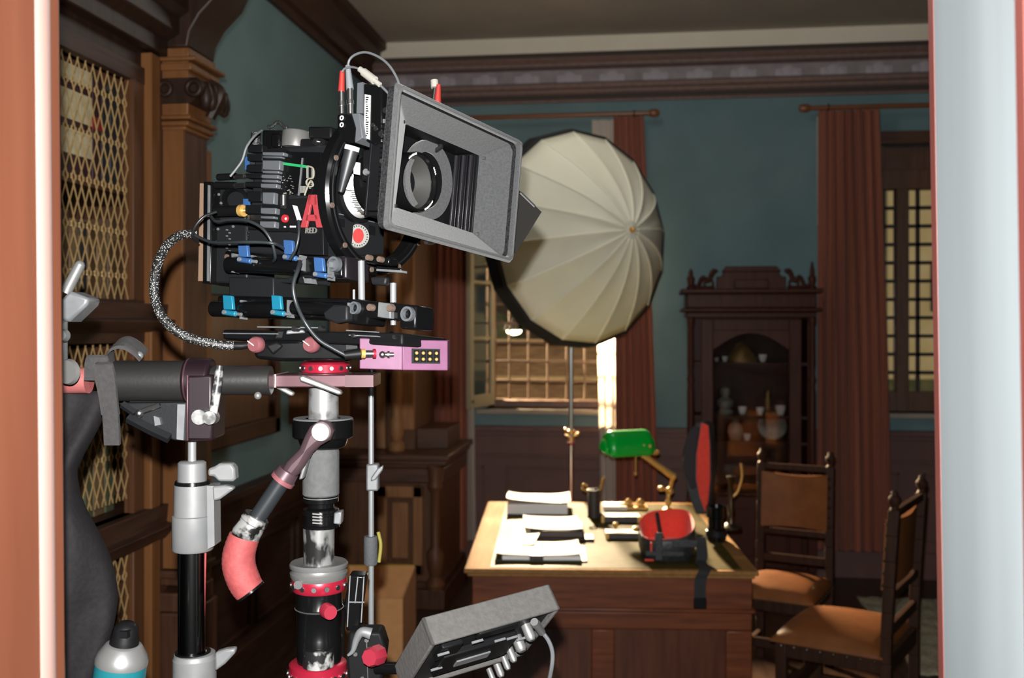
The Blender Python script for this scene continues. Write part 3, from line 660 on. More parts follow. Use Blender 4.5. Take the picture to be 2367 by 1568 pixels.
# ================================================================ RUG, CARDBOARD BOX
M_rug = mat('shaggy_rug', (.22, .21, .15), .98, col2=(.40, .37, .26), scale=60, bump=1., bscale=90)
r0, r1 = atZ(2000, 1388, 0), atZ(2060, 1500, 0)
def rugf(u, v): return V((1.34 + 1.7 * u, 5.2 + 1.4 * v, .012 + .006 * math.sin(37 * u) * math.sin(41 * v) + R_.uniform(0, .01)))
tag(MB().grid(rugf, 60, 60, thick=(0, 0, -.011)).build('rug', M_rug, None), 'shaggy grey-green rug on the floor behind the chairs', 'rug')
M_card = mat('cardboard', (.62, .30, .115), .85, col2=(.68, .34, .135), scale=20)
p0 = W(862, 1385, 4.9); p1 = W(927, 1385, 4.9); p2 = W(958, 1338, 5.55)
zt = p0.z; t = thing('cardboard_box', 'open cardboard box on the floor behind the thin stand', 'box', (p0.x, p0.y, 0))
ex = (V((p1.x, p1.y, 0)) - V((p0.x, p0.y, 0))); ex = ex * (.36 / ex.length); o = V((p1.x, p1.y, 0)) - ex; ey = V((p2.x - p1.x, p2.y - p1.y, 0)); th = .008
exn, eyn = ex.normalized(), ey.normalized()
MB().obox(o, ex, eyn * th, Z1 * zt).build('front_side', M_card, t); MB().obox(o + ey, ex, eyn * th, Z1 * zt).build('rear_side', M_card, t)
MB().obox(o, exn * th, ey, Z1 * zt).build('left_side', M_card, t); MB().obox(o + ex, exn * th, ey, Z1 * zt).build('right_side', M_card, t)
MB().obox(o, ex, ey, Z1 * th).build('bottom', M_card, t)
MB().obox(o + ey + Z1 * zt - exn * .0, ex, eyn * .01, Z1 * .008).build('tape', mat('yellow_tape', (.55, .33, .04), .5), t)
# ================================================================ DESK
ZD = .78
dA = W(1072, 1316, 3.92); dA.z = ZD; DYAW = YAW - math.radians(2.2)
DX = V((math.cos(DYAW), math.sin(DYAW), 0)); DY = V((-DX.y, DX.x, 0))
def D(u, v, z=0.): return dA + DX * u + DY * v + Z1 * z
def onD(px, py, z=0.):      # desk coordinates of a picture point lying z above the desk top
    p = atZ(px, py, ZD + z) - dA; return p.dot(DX), p.dot(DY)
DW, DL = 1.125, 1.50
M_inlay = mat('desk_leather_inlay', (.050, .036, .009), .5, col2=(.066, .048, .012), scale=30, bump=.1, spec=.012)
M_dtop = wood('desk_top_wood', (.20, .10, .035), (.27, .14, .055), .7, 'y', 1., .015)
def desk():
    t = thing('desk', 'large mahogany desk with gilt leather top covered in papers', 'desk', D(DW / 2, DL / 2, -ZD), DYAW)
    ob = lambda mm, u0, u1, v0, v1, z0, z1: mm.obox(D(u0, v0, z0 - ZD), DX * (u1 - u0), DY * (v1 - v0), Z1 * (z1 - z0))
    m = MB(); ob(m, 0, DW, 0, DL, ZD - .018, ZD); ob(m, .012, DW - .012, .012, DL - .012, ZD - .032, ZD - .018)
    top = m.build('desktop', M_dtop, t, bevel=.005)
    m = MB(); ob(m, .10, DW - .06, .03, DL - .06, ZD - .001, ZD + .0015); m.build('leather_inlay', M_inlay, top)
    m = MB(); ob(m, .03, DW - .02, .03, DL - .03, ZD - .155, ZD - .03); m.build('apron', M_mahog, t, bevel=.004)
    m = MB(); ob(m, .02, DW - .01, .02, DL - .02, ZD - .168, ZD - .15); m.build('moulding', M_mahog, t, bevel=.006)
    m = MB(); ob(m, .045, DW - .035, .05, DL - .05, .06, ZD - .165); m.build('body', M_mahogz, t)
    m = MB()
    for q in [(.03, DW - .02, ZD - .235, ZD - .165), (.03, DW - .02, .06, .16), (.03, .13, .16, ZD - .235), (DW - .12, DW - .02, .16, ZD - .235), (.49, .58, .16, ZD - .235)]: ob(m, q[0], q[1], .03, .06, q[2], q[3])
    m.build('front_frame', M_mahog, t, bevel=.006)
    m = MB(); ob(m, .01, DW, .01, DL - .01, 0, .07); m.build('plinth', M_mahog, t, bevel=.008)
desk()
M_paper = mat('white_paper', (.62, .57, .50), .8); M_paper2 = mat('paper_stack_edge', (.74, .72, .70), .85, col2=(.84, .82, .80), scale=4, stretch=(1, 1, 220))
M_fold = mat('dark_folder', (.035, .022, .022), .5); M_green = mat('dark_green_board', (.03, .035, .018), .6)
def dbox(px0, px1, pyf, depth, z0, z1, mm=None):
    """block standing on the desk: front-bottom edge runs px0..px1 at picture row pyf"""
    u0, v0 = onD(px0, pyf, z0); u1, _ = onD(px1, pyf, z0); m = mm or MB()
    return m.obox(D(u0, v0, z0), DX * (u1 - u0), DY * depth, Z1 * (z1 - z0))
def sheet(u0, u1, v0, v1, z, lift=.006, seed=0, skew=0.):
    rr = random.Random(seed); a, b = rr.uniform(0, 6), rr.uniform(0, 6)
    return lambda u, v: D(u0 + (u1 - u0) * u + skew * v, v0 + (v1 - v0) * v, z + lift * (.5 + .5 * math.sin(3 * u + a)) * (.5 + .5 * math.sin(4 * v + b)) + lift * .6 * (2 * u - 1) ** 4)
# far paper stack
u0, v0 = onD(1172, 1190); u1, _ = onD(1312, 1190)
t = thing('paper_stack', 'thick stack of curling white papers at the far end of the desk', 'papers', D((u0 + u1) / 2, v0 + .13), DYAW)
MB().obox(D(u0, v0, .002), DX * (u1 - u0), DY * .27, Z1 * .05).build('sheets', M_paper2, t, bevel=.003)
MB().grid(sheet(u0 - .004, u1 + .015, v0 + .004, v0 + .30, .055, .02, 4), 12, 12, thick=(0, 0, -.003)).build('top_sheet', M_paper, t)
# middle: binder + loose sheets in front of the stack
u0, v0 = onD(1188, 1249); u1, _ = onD(1350, 1249)
t = thing('ring_binder', 'dark binder lying under loose papers in the middle of the desk', 'binder', D((u0 + u1) / 2, v0 + .12), DYAW)
MB().obox(D(u0, v0, .002), DX * (u1 - u0), DY * .23, Z1 * .007).build('lower_board', M_fold, t, bevel=.002)
u2, _ = onD(1375, 1249); MB().obox(D(u0 + .07, v0 + .004, .009), DX * (u1 - u0 - .07), DY * .22, Z1 * .032).build('spine_block', M_fold, t, bevel=.006)
MB().obox(D(u1, v0 - .03, .002), DX * .042, DY * .10, Z1 * .012).build('clasp', M_fold, t, bevel=.003)
t = tag(MB().grid(sheet(u0 + .05, u1 - .005, v0 + .015, v0 + .31, .045, .008, 9, -.02), 10, 10, thick=(0, 0, -.003)).build('loose_sheet', M_paper, None), 'loose white papers lying over the dark binder', 'papers')
# front folder
u0, v0 = onD(1143, 1300); u1, _ = onD(1346, 1300)
t = thing('document_folder', 'dark green folder full of white papers at the near desk edge', 'folder', D((u0 + u1) / 2, v0 + .12), DYAW)
MB().obox(D(u0, v0, .002), DX * (u1 - u0 + .02), DY * .27, Z1 * .006).build('board', M_green, t, bevel=.002)
MB().obox(D(u0 + .03, v0 + .004, .008), DX * (u1 - u0 - .035), DY * .25, Z1 * .016).build('sheets', M_paper2, t, bevel=.002)
MB().grid(sheet(u0 + .0, u1 - .01, v0 + .012, v0 + .26, .027, .012, 12), 14, 10, thick=(0, 0, -.003)).build('top_sheet', M_paper, t)
MB().obox(D((u0 + u1) / 2 - .035, v0 - .002, .008), DX * .055, DY * .04, Z1 * .02).build('clip', M_fold, t, bevel=.003)
u0, v0 = onD(1160, 1262); t = tag(MB().grid(sheet(u0 + .02, u0 + .14, v0 - .12, v0 + .22, .03, .004, 15, .03), 8, 8, thick=(0, 0, -.002)).build('loose_sheet', M_paper, None), 'loose white sheet at the left end of the desk, half under the binder', 'papers')
# pen cup with brass handles
u0, v0 = onD(1373, 1196); c = D(u0, v0); M_blk2 = mat('dark_leather', (.028, .02, .02), .5, bump=.3, scale=120)
t = thing('pen_cup', 'dark leather-covered cup with brass fittings holding pens', 'pen cup', c)
MB().lathe([(0, 0), (.034, 0), (.034, .01), (.031, .012), (.031, .12), (.034, .123), (.034, .135), (.03, .135), (.029, .02), (0, .02)], c, Z1, 24).build('cup', M_blk2, t)
MB().tube(smoothpath([c + DX * -.03 + Z1 * .125, c + DX * -.055 + Z1 * .14, c + DX * -.052 + Z1 * .16, c + DX * -.03 + Z1 * .152]), .006, 8).build('brass_scroll', M_brass, t)
for k, (a, b, l) in enumerate([(.02, .012, .19), (.026, -.004, .20)]):
    tag(MB().cyl(c + DX * (a - .02) + DY * b + Z1 * .03, c + DX * (a + .022) + DY * b + Z1 * l, .004, seg=8).build('pen', M_brass, None), ['brass pen standing in the leather cup, farther from us', 'taller brass pen standing in the leather cup, nearer to us'][k], 'pen')
# books and trays right of the cup
def desk_book(px0, px1, py, dep, z0, h, mm, lab, corner=True, name='book', cat='book'):
    u0, v0 = onD(px0, py, z0); u1, _ = onD(px1, py, z0)
    t = thing(name, lab, cat, D((u0 + u1) / 2, v0 + dep / 2, z0), DYAW)
    MB().obox(D(u0, v0, z0 + .001), DX * (u1 - u0), DY * dep, Z1 * h).build('cover', mm, t, bevel=.004)
    if corner:
        m = MB()
        for uu in (u0 - .001, u1 - .014): m.obox(D(uu, v0 - .001, z0 + .0005), DX * .016, DY * .018, Z1 * (h + .002))
        m.build('brass_corner', M_brass, t, bevel=.002)
    return t
desk_book(1390, 1480, 1210, .10, 0, .03, M_blk2, 'dark book with brass corners beside the pen cup')
desk_book(1400, 1490, 1248, .09, 0, .028, M_blk2, 'dark book with brass corners, nearer, beside the black bag')
desk_book(1395, 1450, 1182, .14, 0, .022, M_paper, 'white notepad behind the dark books', False, 'notepad', 'notepad')
u0, v0 = onD(1460, 1178); c = D(u0, v0)
t = thing('inkstand', 'gleaming brass inkstand on the desk before the green lamp', 'inkstand', c, DYAW)
MB().obox(c - DX * .05 - DY * .03, DX * .13, DY * .09, Z1 * .016).build('tray', M_brass, t, bevel=.005)
for dx in (-.015, .045): MB().lathe([(0, .016), (.02, .016), (.024, .03), (.016, .042), (.008, .05), (0, .055)], c + DX * dx + DY * .015, Z1, 16).build('inkwell', M_brass, t)
MB().cyl(c - DX * .06 - DY * .01 + Z1 * .03, c + DX * .07 - DY * .025 + Z1 * .022, .005, seg=8).build('pen_rest', M_brass, t)
for k, (px, py) in enumerate([(1422, 1228), (1468, 1238)]):
    u0, v0 = onD(px, py); c = D(u0, v0 - .03)
    tag(MB().lathe([(0, 0), (.016, 0), (.016, .006), (.006, .012), (.006, .022), (.013, .03), (.013, .042), (0, .048)], c, Z1, 16).build('desk_seal', M_brass, None), ['small brass stamp between the dark desk books', 'small brass stamp closest to the black bag'][k], 'stamp')
# ---------------------------------------------------------------- banker's lamp
M_gsh = mat('green_glass_shade', (.0, .33, .03), .3, coat=.25, spec=.4)
def bankers_lamp():
    d = 4.95; base = W(1545, 1160, d); base.z = ZD + .002
    t = thing('bankers_lamp', 'brass desk lamp with green glass shade and pull chain', 'lamp', base, DYAW)
    MB().lathe([(0, 0), (.075, 0), (.08, .006), (.07, .016), (.045, .026), (.03, .04), (.018, .05), (0, .052)], base, Z1, 28).build('base', M_brass, t)
    k = W(1548, 1135, d); j = W(1556, 1102, d - .02)
    m = MB().tube(smoothpath([base + Z1 * .045, base + Z1 * .10, k, j]), .010, 10); m.sph(k, .02, 12); m.sph(base + Z1 * .075, .016, 12); m.sph(j, .018, 12)
    m.sph(W(1528, 1130, d - .03), (.018, .018, .013), 12); m.cyl(W(1528, 1130, d - .03), k, .007, seg=8); m.build('column', M_brass, t)
    e = W(1480, 1048, d - .04)
    MB().tube([j, j.lerp(e, .5), e], [.017, .015, .013], 10).build('arm', M_brass, t)
    # half-round glass shade, long axis across
    a, b = W(1397, 1035, d - .10), W(1502, 1030, d - .02); ax = (b - a).normalized(); L = (b - a).length; up = Z1; fw = ax.cross(up).normalized()
    def fn(u, v):
        th = math.radians(-18 + 196 * v); r = .068 * (1 - .30 * max(0, (abs(2 * u - 1) - .72) / .28) ** 2)
        if u in (0, 1): r = .045
        return a + ax * (L * u) - Z1 * .012 + (fw * math.cos(th) * 1.0 + up * math.sin(th) * 1.32) * r
    m = MB().grid(fn, 18, 20)
    for uu in (0, 1): # closed rounded ends
        m.grid(lambda u, v, uu=uu: a + ax * (L * uu + (-.018 if uu == 0 else .018) * math.cos(u * PI / 2)) - Z1 * .012 + (fw * math.cos(math.radians(-18 + 196 * v)) + up * math.sin(math.radians(-18 + 196 * v)) * 1.12) * .045 * math.sin(u * PI / 2), 5, 14)
    m.build('lamp_shade', M_gsh, t, solid=.004, smooth=60)
    m = MB(); q = W(1512, 1046, d - .05); m.sph(q, (.028, .02, .013), 12); m.cyl(e, q, .009, seg=10); m.sph(W(1488, 1030, d - .1), .008, 10); m.sph(W(1503, 1032, d - .1), .009, 10); m.build('shade_knuckle', M_brass, t)
    c0, c1 = W(1470, 1055, d - .06), W(1469, 1092, d - .06); m = MB().cyl(c0 + Z1 * .03, c1, .0032, seg=8); m.lathe([(0, 0), (.006, .003), (.008, .012), (.002, .022)], c1 - Z1 * .016, Z1, 10); m.build('pull_chain', M_brass, t)
bankers_lamp()
# ---------------------------------------------------------------- open black case with red lining
M_redl = mat('red_lining', (.62, .04, .022), .85, sheen=.2, col2=(.68, .05, .028), scale=60)
M_bag = mat('black_nylon', (.012, .013, .015), .45, col2=(.022, .023, .026), scale=90, bump=.25)
M_web = mat('black_webbing', (.012, .012, .013), .8)
def case():
    d = 4.35
    u0, v0 = onD(1485, 1300); u1, _ = onD(1612, 1300)
    o = D(u0, v0); t = thing('lens_pouch', 'open black pouch with bright red lining lying on the desk', 'pouch', D((u0 + u1) / 2, v0 + .1), DYAW)
    cx, cv, w, h = (u0 + u1) / 2, v0 + .125, (u1 - u0) / 2, .125; H = .155
    def ring(r, z, n=40):
        out = []
        for i in range(n):
            a = 2 * PI * i / n; ca, sa = math.cos(a), math.sin(a); k = .62
            out.append(D(cx + w * r * math.copysign(abs(ca) ** k, ca), cv + h * r * math.copysign(abs(sa) ** k, sa), z(ca, sa) if callable(z) else z))
        return out
    def skin(m, rings, cap=True):
        n = len(rings[0]); vs = [p for r in rings for p in r]; fs = [(k * n + i, k * n + (i + 1) % n, (k + 1) * n + (i + 1) % n, (k + 1) * n + i) for k in range(len(rings) - 1) for i in range(n)]
        if cap: fs.append(tuple(range(n)))
        m.add(vs, fs)
    zr = lambda ca, sa: H * (.80 + .20 * ca * 0 + .0) + .02 * ca + .035 * sa
    m = MB(); skin(m, [ring(.93, .002), ring(1.0, .03), ring(1.02, .08), ring(1.0, zr)]); m.build('shell', M_bag, t, solid=.004, smooth=50)
    m = MB(); skin(m, [ring(.88, .05), ring(.92, .09), ring(.965, zr), ring(1.0, lambda c, s: zr(c, s) + .004)]); m.build('lining', M_redl, t, smooth=50)
    m = MB()
    m.obox(D(cx + w * .1, v0 - .006, .06), DX * (w * .9), DY * .006, Z1 * .03); m.obox(D(cx - w * .9, v0 - .007, .025), DX * (w * 1.4), DY * .006, Z1 * .02)
    m.obox(D(cx - w * .55, v0 - .008, .008), DX * .03, DY * .006, Z1 * .11); m.build('pocket_seam', M_bag, t, bevel=.002)
    m = MB(); m.obox(D(cx - w * .72, v0 - .008, .045), DX * .007, DY * .006, Z1 * .035); m.obox(D(cx - w * .92, v0 - .008, .006), DX * .035, DY * .006, Z1 * .007); m.build('red_tab', M_redl, t)
    m = MB(); m.tube(smoothpath([D(cx - w * .25, v0 + .23, H * .9 + .01), D(cx - w * .18, v0 + .12, .075), D(cx + w * .1, v0 + .06, .06), D(cx + w * .3, v0 + .07, .065)]), .009, 8); m.build('divider_strap', M_web, t)
    # upright lid
    lo = [(1608, 1190), (1592, 1150), (1576, 1085), (1578, 1040), (1590, 1000), (1608, 980), (1630, 974), (1642, 985), (1646, 1030), (1647, 1100), (1642, 1160), (1632, 1190)]
    pts = [W(a, b, 4.5) for a, b in lo]
    m = MB().prism(pts, AX * .06 + RT * .03); m.build('lid_shell', M_bag, t, bevel=.008)
    rl = [(1622, 978), (1638, 984), (1641, 1030), (1642, 1110), (1637, 1160), (1630, 1185), (1618, 1150), (1610, 1110), (1611, 1050), (1617, 1010)]
    MB().prism([W(a, b, 4.492) for a, b in rl], AX * .02).build('lid_lining', M_redl, t, bevel=.004)
    pd = [(1606, 986), (1618, 986), (1616, 1010), (1608, 1050), (1606, 1100), (1610, 1130), (1598, 1132), (1584, 1100), (1580, 1060), (1588, 1015)]
    MB().prism([W(a, b, 4.488) for a, b in pd], AX * .02).build('lid_pad', mat('padded_divider', (.022, .018, .022), .85), t, bevel=.006)
    # strap over the desk edge
    f = [onD(1618, 1240, .1), onD(1616, 1300), onD(1614, 1312)]
    path = [D(f[0][0], v0 + .01, .10), D(f[0][0] + .004, v0 - .012, .03), D(f[1][0], max(v0 - .03, .012), .010), D(f[1][0] - .002, -.012, .010), D(f[2][0] - .004, -.022, -.03), D(f[2][0] - .006, -.024, -.10)]
    P = smoothpath(path, 6); m = MB(); hw = .022
    m.grid(lambda u, v: P[min(len(P) - 1, round(u * (len(P) - 1)))] + DX * (hw * (2 * v - 1)) - DY * .003, len(P) - 1, 2, thick=(0, .003, .001)); m.build('strap', M_web, t)
    e = P[-1]; m = MB(); m.obox(e - DX * .024 - DY * .008 - Z1 * .035, DX * .048, DY * .01, Z1 * .04); m.build('buckle', M_blackm, t, bevel=.003)
case()
# black camera lens case and brass bits behind the pouch
u0, v0 = onD(1640, 1250); c = D(u0 + .03, v0)
t = thing('lens_barrel', 'black cylindrical lens standing behind the open red pouch', 'lens', c)
MB().lathe([(0, 0), (.042, 0), (.042, .05), (.036, .055), (.036, .10), (.045, .105), (.045, .15), (.04, .15), (.036, .12), (0, .12)], c, Z1, 28).build('barrel', M_black, t)
MB().lathe([(.0425, .02), (.046, .022), (.046, .045), (.0425, .047)], c, Z1, 28).build('grip_ring', M_charc, t)
u0, v0 = onD(1672, 1225); c = D(u0 + .04, v0 + .03)
t = thing('brass_candlestick', 'dark candlestick with a gleaming brass arm at the right end of the desk', 'candlestick', c)
MB().lathe([(0, 0), (.05, 0), (.05, .01), (.02, .025), (.012, .06), (.018, .09), (.01, .12), (.012, .22), (.022, .24), (0, .245)], c, Z1, 20).build('stem', mat('dark_bronze', (.05, .035, .02), .35, metal=.8), t)
MB().tube(smoothpath([c + Z1 * .14, c + DX * .03 + Z1 * .17, c + DX * .05 + Z1 * .24, c + DX * .045 + Z1 * .30]), [.006] * 25, 8).build('arm', M_brass, t)
# ================================================================ PHOTO UMBRELLA ON STAND
M_diff = mat('diffuser_cloth', (.66, .65, .52), .9, col2=(.70, .69, .56), scale=5, trans=0.)
M_dseam = mat('diffuser_seam', (.76, .75, .62), .9)
def umbrella():
    d = 5.35; C = W(1350, 550, d + .12); th = math.radians(34)
    ax = (RT * math.sin(th) - AX * math.cos(th) + Z1 * .035).normalized()
    R = S(250, d); p = .39; n = 16
    x, y, z = frame(ax); y = (Z1 - ax * Z1.dot(ax)).normalized(); x = y.cross(ax).normalized()
    t = thing('photo_umbrella', 'big white umbrella softbox with black back, lit side towards us', 'umbrella', C, M=Matrix.Translation(C))
    rot = math.radians(6)
    def P(a, q, dr=0.):    # angle, radius fraction
        k = q * R
        return C + ax * (p * (1 - q ** 1.75) + dr) + (x * math.cos(a) + y * math.sin(a)) * k
    qs = [i / 12 for i in range(13)]
    def fn(u, v):
        s = u * n; i = math.floor(s + 1e-9); f = s - i
        a0 = rot + 2 * PI * i / n; a1 = rot + 2 * PI * (i + 1) / n
        A, B = P(a0, v), P(a1, v)
        q = A.lerp(B, f); return q - ax * (.03 * v * (1 - v) * 4 * f * (1 - f) * 4 * .35)
    m = MB().grid(fn, n * 4, 12); dif = m.build('diffuser', M_diff, t, smooth=12, solid=.003)
    m = MB()
    for i in range(n): m.tube([P(rot + 2 * PI * i / n, q, .003) for q in qs[1:]], [.0035] * 12, 6)
    m.build('seam', M_dseam, dif)
    rim = lambda i, e, k: C + ax * e + (x * math.cos(rot + 2 * PI * i / n) + y * math.sin(rot + 2 * PI * i / n)) * (R * k)
    m = MB(); prof = [(0., 1.0), (-.005, 1.035), (-.09, 1.05), (-.18, .9), (-.26, .6), (-.32, .3), (-.33, .12)]
    vs = [rim(i, e, k) for e, k in prof for i in range(n)]
    m.add(vs, [(j * n + i, j * n + (i + 1) % n, (j + 1) * n + (i + 1) % n, (j + 1) * n + i) for j in range(len(prof) - 1) for i in range(n)])
    m.build('black_cover', mat('black_cover', (.008, .008, .008), .85), t, smooth=0)
    MB().lathe([(0, -.02), (.012, -.02), (.016, 0), (.012, .014), (.006, .022), (0, .024)], C + ax * p, ax, 16).build('tip', M_brass, t)
    MB().cyl(C + ax * p * .98, C - ax * .45, .006, seg=10).build('shaft', M_steel, t)
    hb = MB(); e = C - ax * .42; hb.cyl(e - ax * .22, e, .055, seg=24); hb.build('flash_head', M_blackm, t)
    # stand
    b = V((e.x, e.y, 0)); pb = W(1320, 1000, 5.95)
    b = V((pb.x, pb.y, 0)); bz = e.z - .06
    s = thing('light_stand', 'slim steel light stand carrying the umbrella behind the desk', 'stand', b)
    z1 = W(1320, 1015, 5.95).z
    MB().cyl(b + Z1 * .12, b + Z1 * z1, .0125, seg=14).build('lower_tube', M_steel, s)
    MB().cyl(b + Z1 * z1, b + Z1 * bz, .0135, seg=14).build('upper_tube', M_chrome, s)
    m = MB()
    for z in (z1 + .0, z1 + .04): m.lathe([(.013, -.014), (.02, -.012), (.02, .012), (.013, .014)], b + Z1 * z, Z1, 16)
    m.cyl(b + Z1 * (z1 + .02) - RT * .035, b + Z1 * (z1 + .02) + RT * .04, .006, seg=10); m.sph(b + Z1 * (z1 + .03) + RT * .04, .011, 8); m.sph(b + Z1 * (z1 + .055) - RT * .033, .012, 8)
    m.build('clamp_collar', M_brass, s)
    MB().cyl(b + Z1 * (z1 - .035), b + Z1 * (z1 - .02), .018, seg=16).build('red_ring', M_red, s)
    for k in range(3):
        a = 2 * PI * k / 3 + .5; q = V((math.cos(a), math.sin(a), 0))
        MB().tube([b + Z1 * .45 + q * .015, b + q * .27 + Z1 * .012], .009, 8).build('leg', M_steel, s)
        MB().sph(b + q * .27 + Z1 * .012, .012, 8).build('foot', M_rubber, s)
    m = MB(); top = b + Z1 * bz; m.tube([top, top + Z1 * .03, e - ax * .1], .016, 10); m.sph(top, .022, 12); m.build('swivel', M_black, s)
umbrella()
# ================================================================ CHAIRS
M_lea = mat('tan_leather', (.145, .05, .013), .55, col2=(.18, .064, .017), scale=14, bump=.15, spec=.2)
M_chw = wood('chair_walnut', (.024, .010, .006), (.042, .018, .010), .5, spec=.15)
def chair(lab, loc, face, w=.50, dp=.46, hb=1.0, sc=1.):
    """face: horizontal direction the sitter looks"""
    f = V((face[0], face[1], 0)).normalized(); rz = math.atan2(f.y, f.x)
    M = Matrix.Translation(loc) @ Matrix.Rotation(rz, 4, 'Z') @ Matrix.Scale(sc, 4)
    t = thing('leather_chair', lab, 'chair', loc, M=M, group='leather chairs beside the desk'); t['label'] = lab
    hw = w / 2; sh = .46
    for s in (-1, 1):
        MB(M).box((dp / 2 - .025, s * (hw - .025), sh / 2 - .02), (.045, .045, sh - .04)).build('leg', M_chw, t, bevel=.004)
        m = MB(M); n = 10
        pts = [V((-dp / 2 + .02 - .035 * max(0, (z - .45) / .6) ** 1.2, s * (hw - .022), z)) for z in [hb * i / n for i in range(n + 1)]]
        for i in range(n):
            a, b = pts[i], pts[i + 1]; m.obox(a - V((.021, .02, 0)), (.042, 0, 0), (0, .04, 0), b - a)
        tip = pts[-1]; m.lathe([(.022, 0), (.014, .012), (.024, .028), (.026, .045), (.012, .062), (.014, .07), (0, .078)], tip, Z1, 12)
        m.build('back_post', M_chw, t, bevel=.003)
    m = MB(M); zb0, zb1 = .68, .96
    def bp(z): return -dp / 2 + .02 - .035 * max(0, (z - .45) / .6) ** 1.2
    m.grid(lambda u, v: V((bp(zb0 + (zb1 - zb0) * v) + .012 - .03 * math.sin(PI * u) * .6, -(hw - .03) + (w - .06) * u, zb0 + (zb1 - zb0) * v - .015 * math.sin(PI * u) * (1 if v > .5 else -.4))), 12, 8, thick=(.022, 0, 0)).build('backrest', M_lea, t, smooth=50)
    for i in range(6):
        for s in (-1, 1):
            z = zb0 + .02 + .048 * i; MB(M).sph((bp(z) + .024, s * (hw - .024), z), .008, 8).build('nail_head', M_dkbr, t)
    for z, h in [(.52, .04), (.985, .03), (.655, .03)]: MB(M).box((bp(z), 0, z), (.025, w - .05, h)).build('back_rail', M_chw, t, bevel=.003)
    m = MB(M)
    for c, d in [((dp / 2 - .025, 0, sh - .07), (.03, w - .08, .07)), ((-dp / 2 + .02, 0, sh - .07), (.03, w - .08, .07)), ((0, hw - .025, sh - .07), (dp - .06, .03, .07)), ((0, -hw + .025, sh - .07), (dp - .06, .03, .07))]: m.box(c, d)
    m.build('seat_frame', M_chw, t, bevel=.004)
    def st(u, v):
        x = -dp / 2 + .03 + (dp - .01) * u; y = -hw + w * v
        e = min(1, (4 * u * (1 - u)) ** .35) * min(1, (4 * v * (1 - v)) ** .35)
        return V((x, y, sh - .035 + .062 * e))
    MB(M).grid(st, 16, 16, thick=(0, 0, -.01)).build('seat', M_lea, t, smooth=60)
    m = MB(M)
    for i in range(8): m.sph((dp / 2 + .018, -hw + .04 + (w - .08) * i / 7, sh - .055), .007, 8); m.sph((-dp / 2 + .06 + (dp - .09) * i / 7, hw + .002, sh - .055), .007, 8); m.sph((-dp / 2 + .06 + (dp - .09) * i / 7, -hw - .002, sh - .055), .007, 8)
    m.build('seat_nails', M_dkbr, t)
    m = MB(M)
    for c, d in [((dp / 2 - .025, 0, .20), (.025, w - .06, .045)), ((0, hw - .025, .13), (dp - .05, .025, .03)), ((0, -hw + .025, .13), (dp - .05, .025, .03))]: m.box(c, d)
    m.build('stretcher', M_chw, t, bevel=.003)
    return t
M_dkbr = mat('dark_brass_nail', (.05, .04, .03), .3, metal=.7)
# far chair: back posts at px 1757 / 1922
pa, pb = W(1757, 1330, 5.3), W(1918, 1345, 5.13); pa.z = pb.z = 0
def place(pa, pb, lab):
    mid = (pa + pb) / 2; acr = (pb - pa); w = acr.length + .04; acr.normalize(); f = V((acr.y, -acr.x, 0))
    if f.dot(AX) > 0: f = -f
    return chair(lab, mid + f * .21, f, w=w)
place(pa, pb, 'brown leather chair, farther of the two, standing behind the right end of the desk')
pa, pb = W(2050, 1480, 3.98), W(2112, 1440, 4.38); pa.z = pb.z = 0
mid = (pa + pb) / 2; acr = (pb - pa).normalized(); f = V((-acr.y, acr.x, 0)); f = f if f.dot(RT) < 0 else -f
chair('brown leather chair, nearer of the two, seen from its side beside the desk', mid + f * .21, f, w=(pb - pa).length + .06)
# ================================================================ CINEMA CAMERA (local frame: u = lens axis, v = width away from us, w = up)
v_ = (RT * .61 + AX * 1 - Z1 * .093).normalized()
w_ = (RT * .08 + AX * .044 + Z1).normalized(); w_ = (w_ - v_ * w_.dot(v_)).normalized()
u_ = v_.cross(w_)
def hitp(px, py, P, n): r = ray(px, py); return EYE + r * ((P - EYE).dot(n) / r.dot(n))
Pn = W(915, 362, 1.25); Pf = hitp(1192, 463, Pn, u_)
ORG = (Pn + Pf) / 2
def LU(px, py, u=0.): return hitp(px, py, ORG + u_ * u, u_)
def LV(px, py, v=0.): return hitp(px, py, ORG + v_ * v, v_)
def loc(p): q = V(p) - ORG; return V((q.dot(u_), q.dot(v_), q.dot(w_)))
def G(u, v, w): return ORG + u_ * u + v_ * v + w_ * w
RIGAX = (u_, v_, w_)
camt = thing('cinema_camera', 'black cinema camera with grey hooded matte box, mounted on the stabilizer post', 'movie camera', ORG, M=Matrix.Translation(G(-.2, 0, -.18)) @ Matrix((u_, v_, w_)).transposed().to_4x4())
def part(name, par=None, M=None, lab=None):
    o = bpy.data.objects.new(name, None); COL.objects.link(o); par = par or camt; o.parent = par; WM[o.name] = wm(par); o.empty_display_size = .02
    return o
def side(poly, v, th, m=None): m = m or MB(); return m.prism([LV(a, b, v) for a, b in poly], v_ * th)
def sidebox(x0, y0, x1, y1, v, th, m=None): return side([(x0, y0), (x1, y0), (x1, y1), (x0, y1)], v, th, m)
def bar(xa, ya, xb, yb, h, v, th, m=None): return side([(xa, ya - h), (xb, yb - h), (xb, yb + h), (xa, ya + h)], v, th, m)
def front(poly, u, th, m=None): m = m or MB(); return m.prism([LU(a, b, u) for a, b in poly], -u_ * th)
def knobV(m, px, py, v, rpx, out, r2=None):     # disc on the near side, axis -v
    p = LV(px, py, v); r = S(rpx, (p - EYE).dot(AX)); return m.lathe([(0, out), ((r2 or r * .92), out), (r, out * .8), (r, 0), (0, 0)], p, -v_, 18)
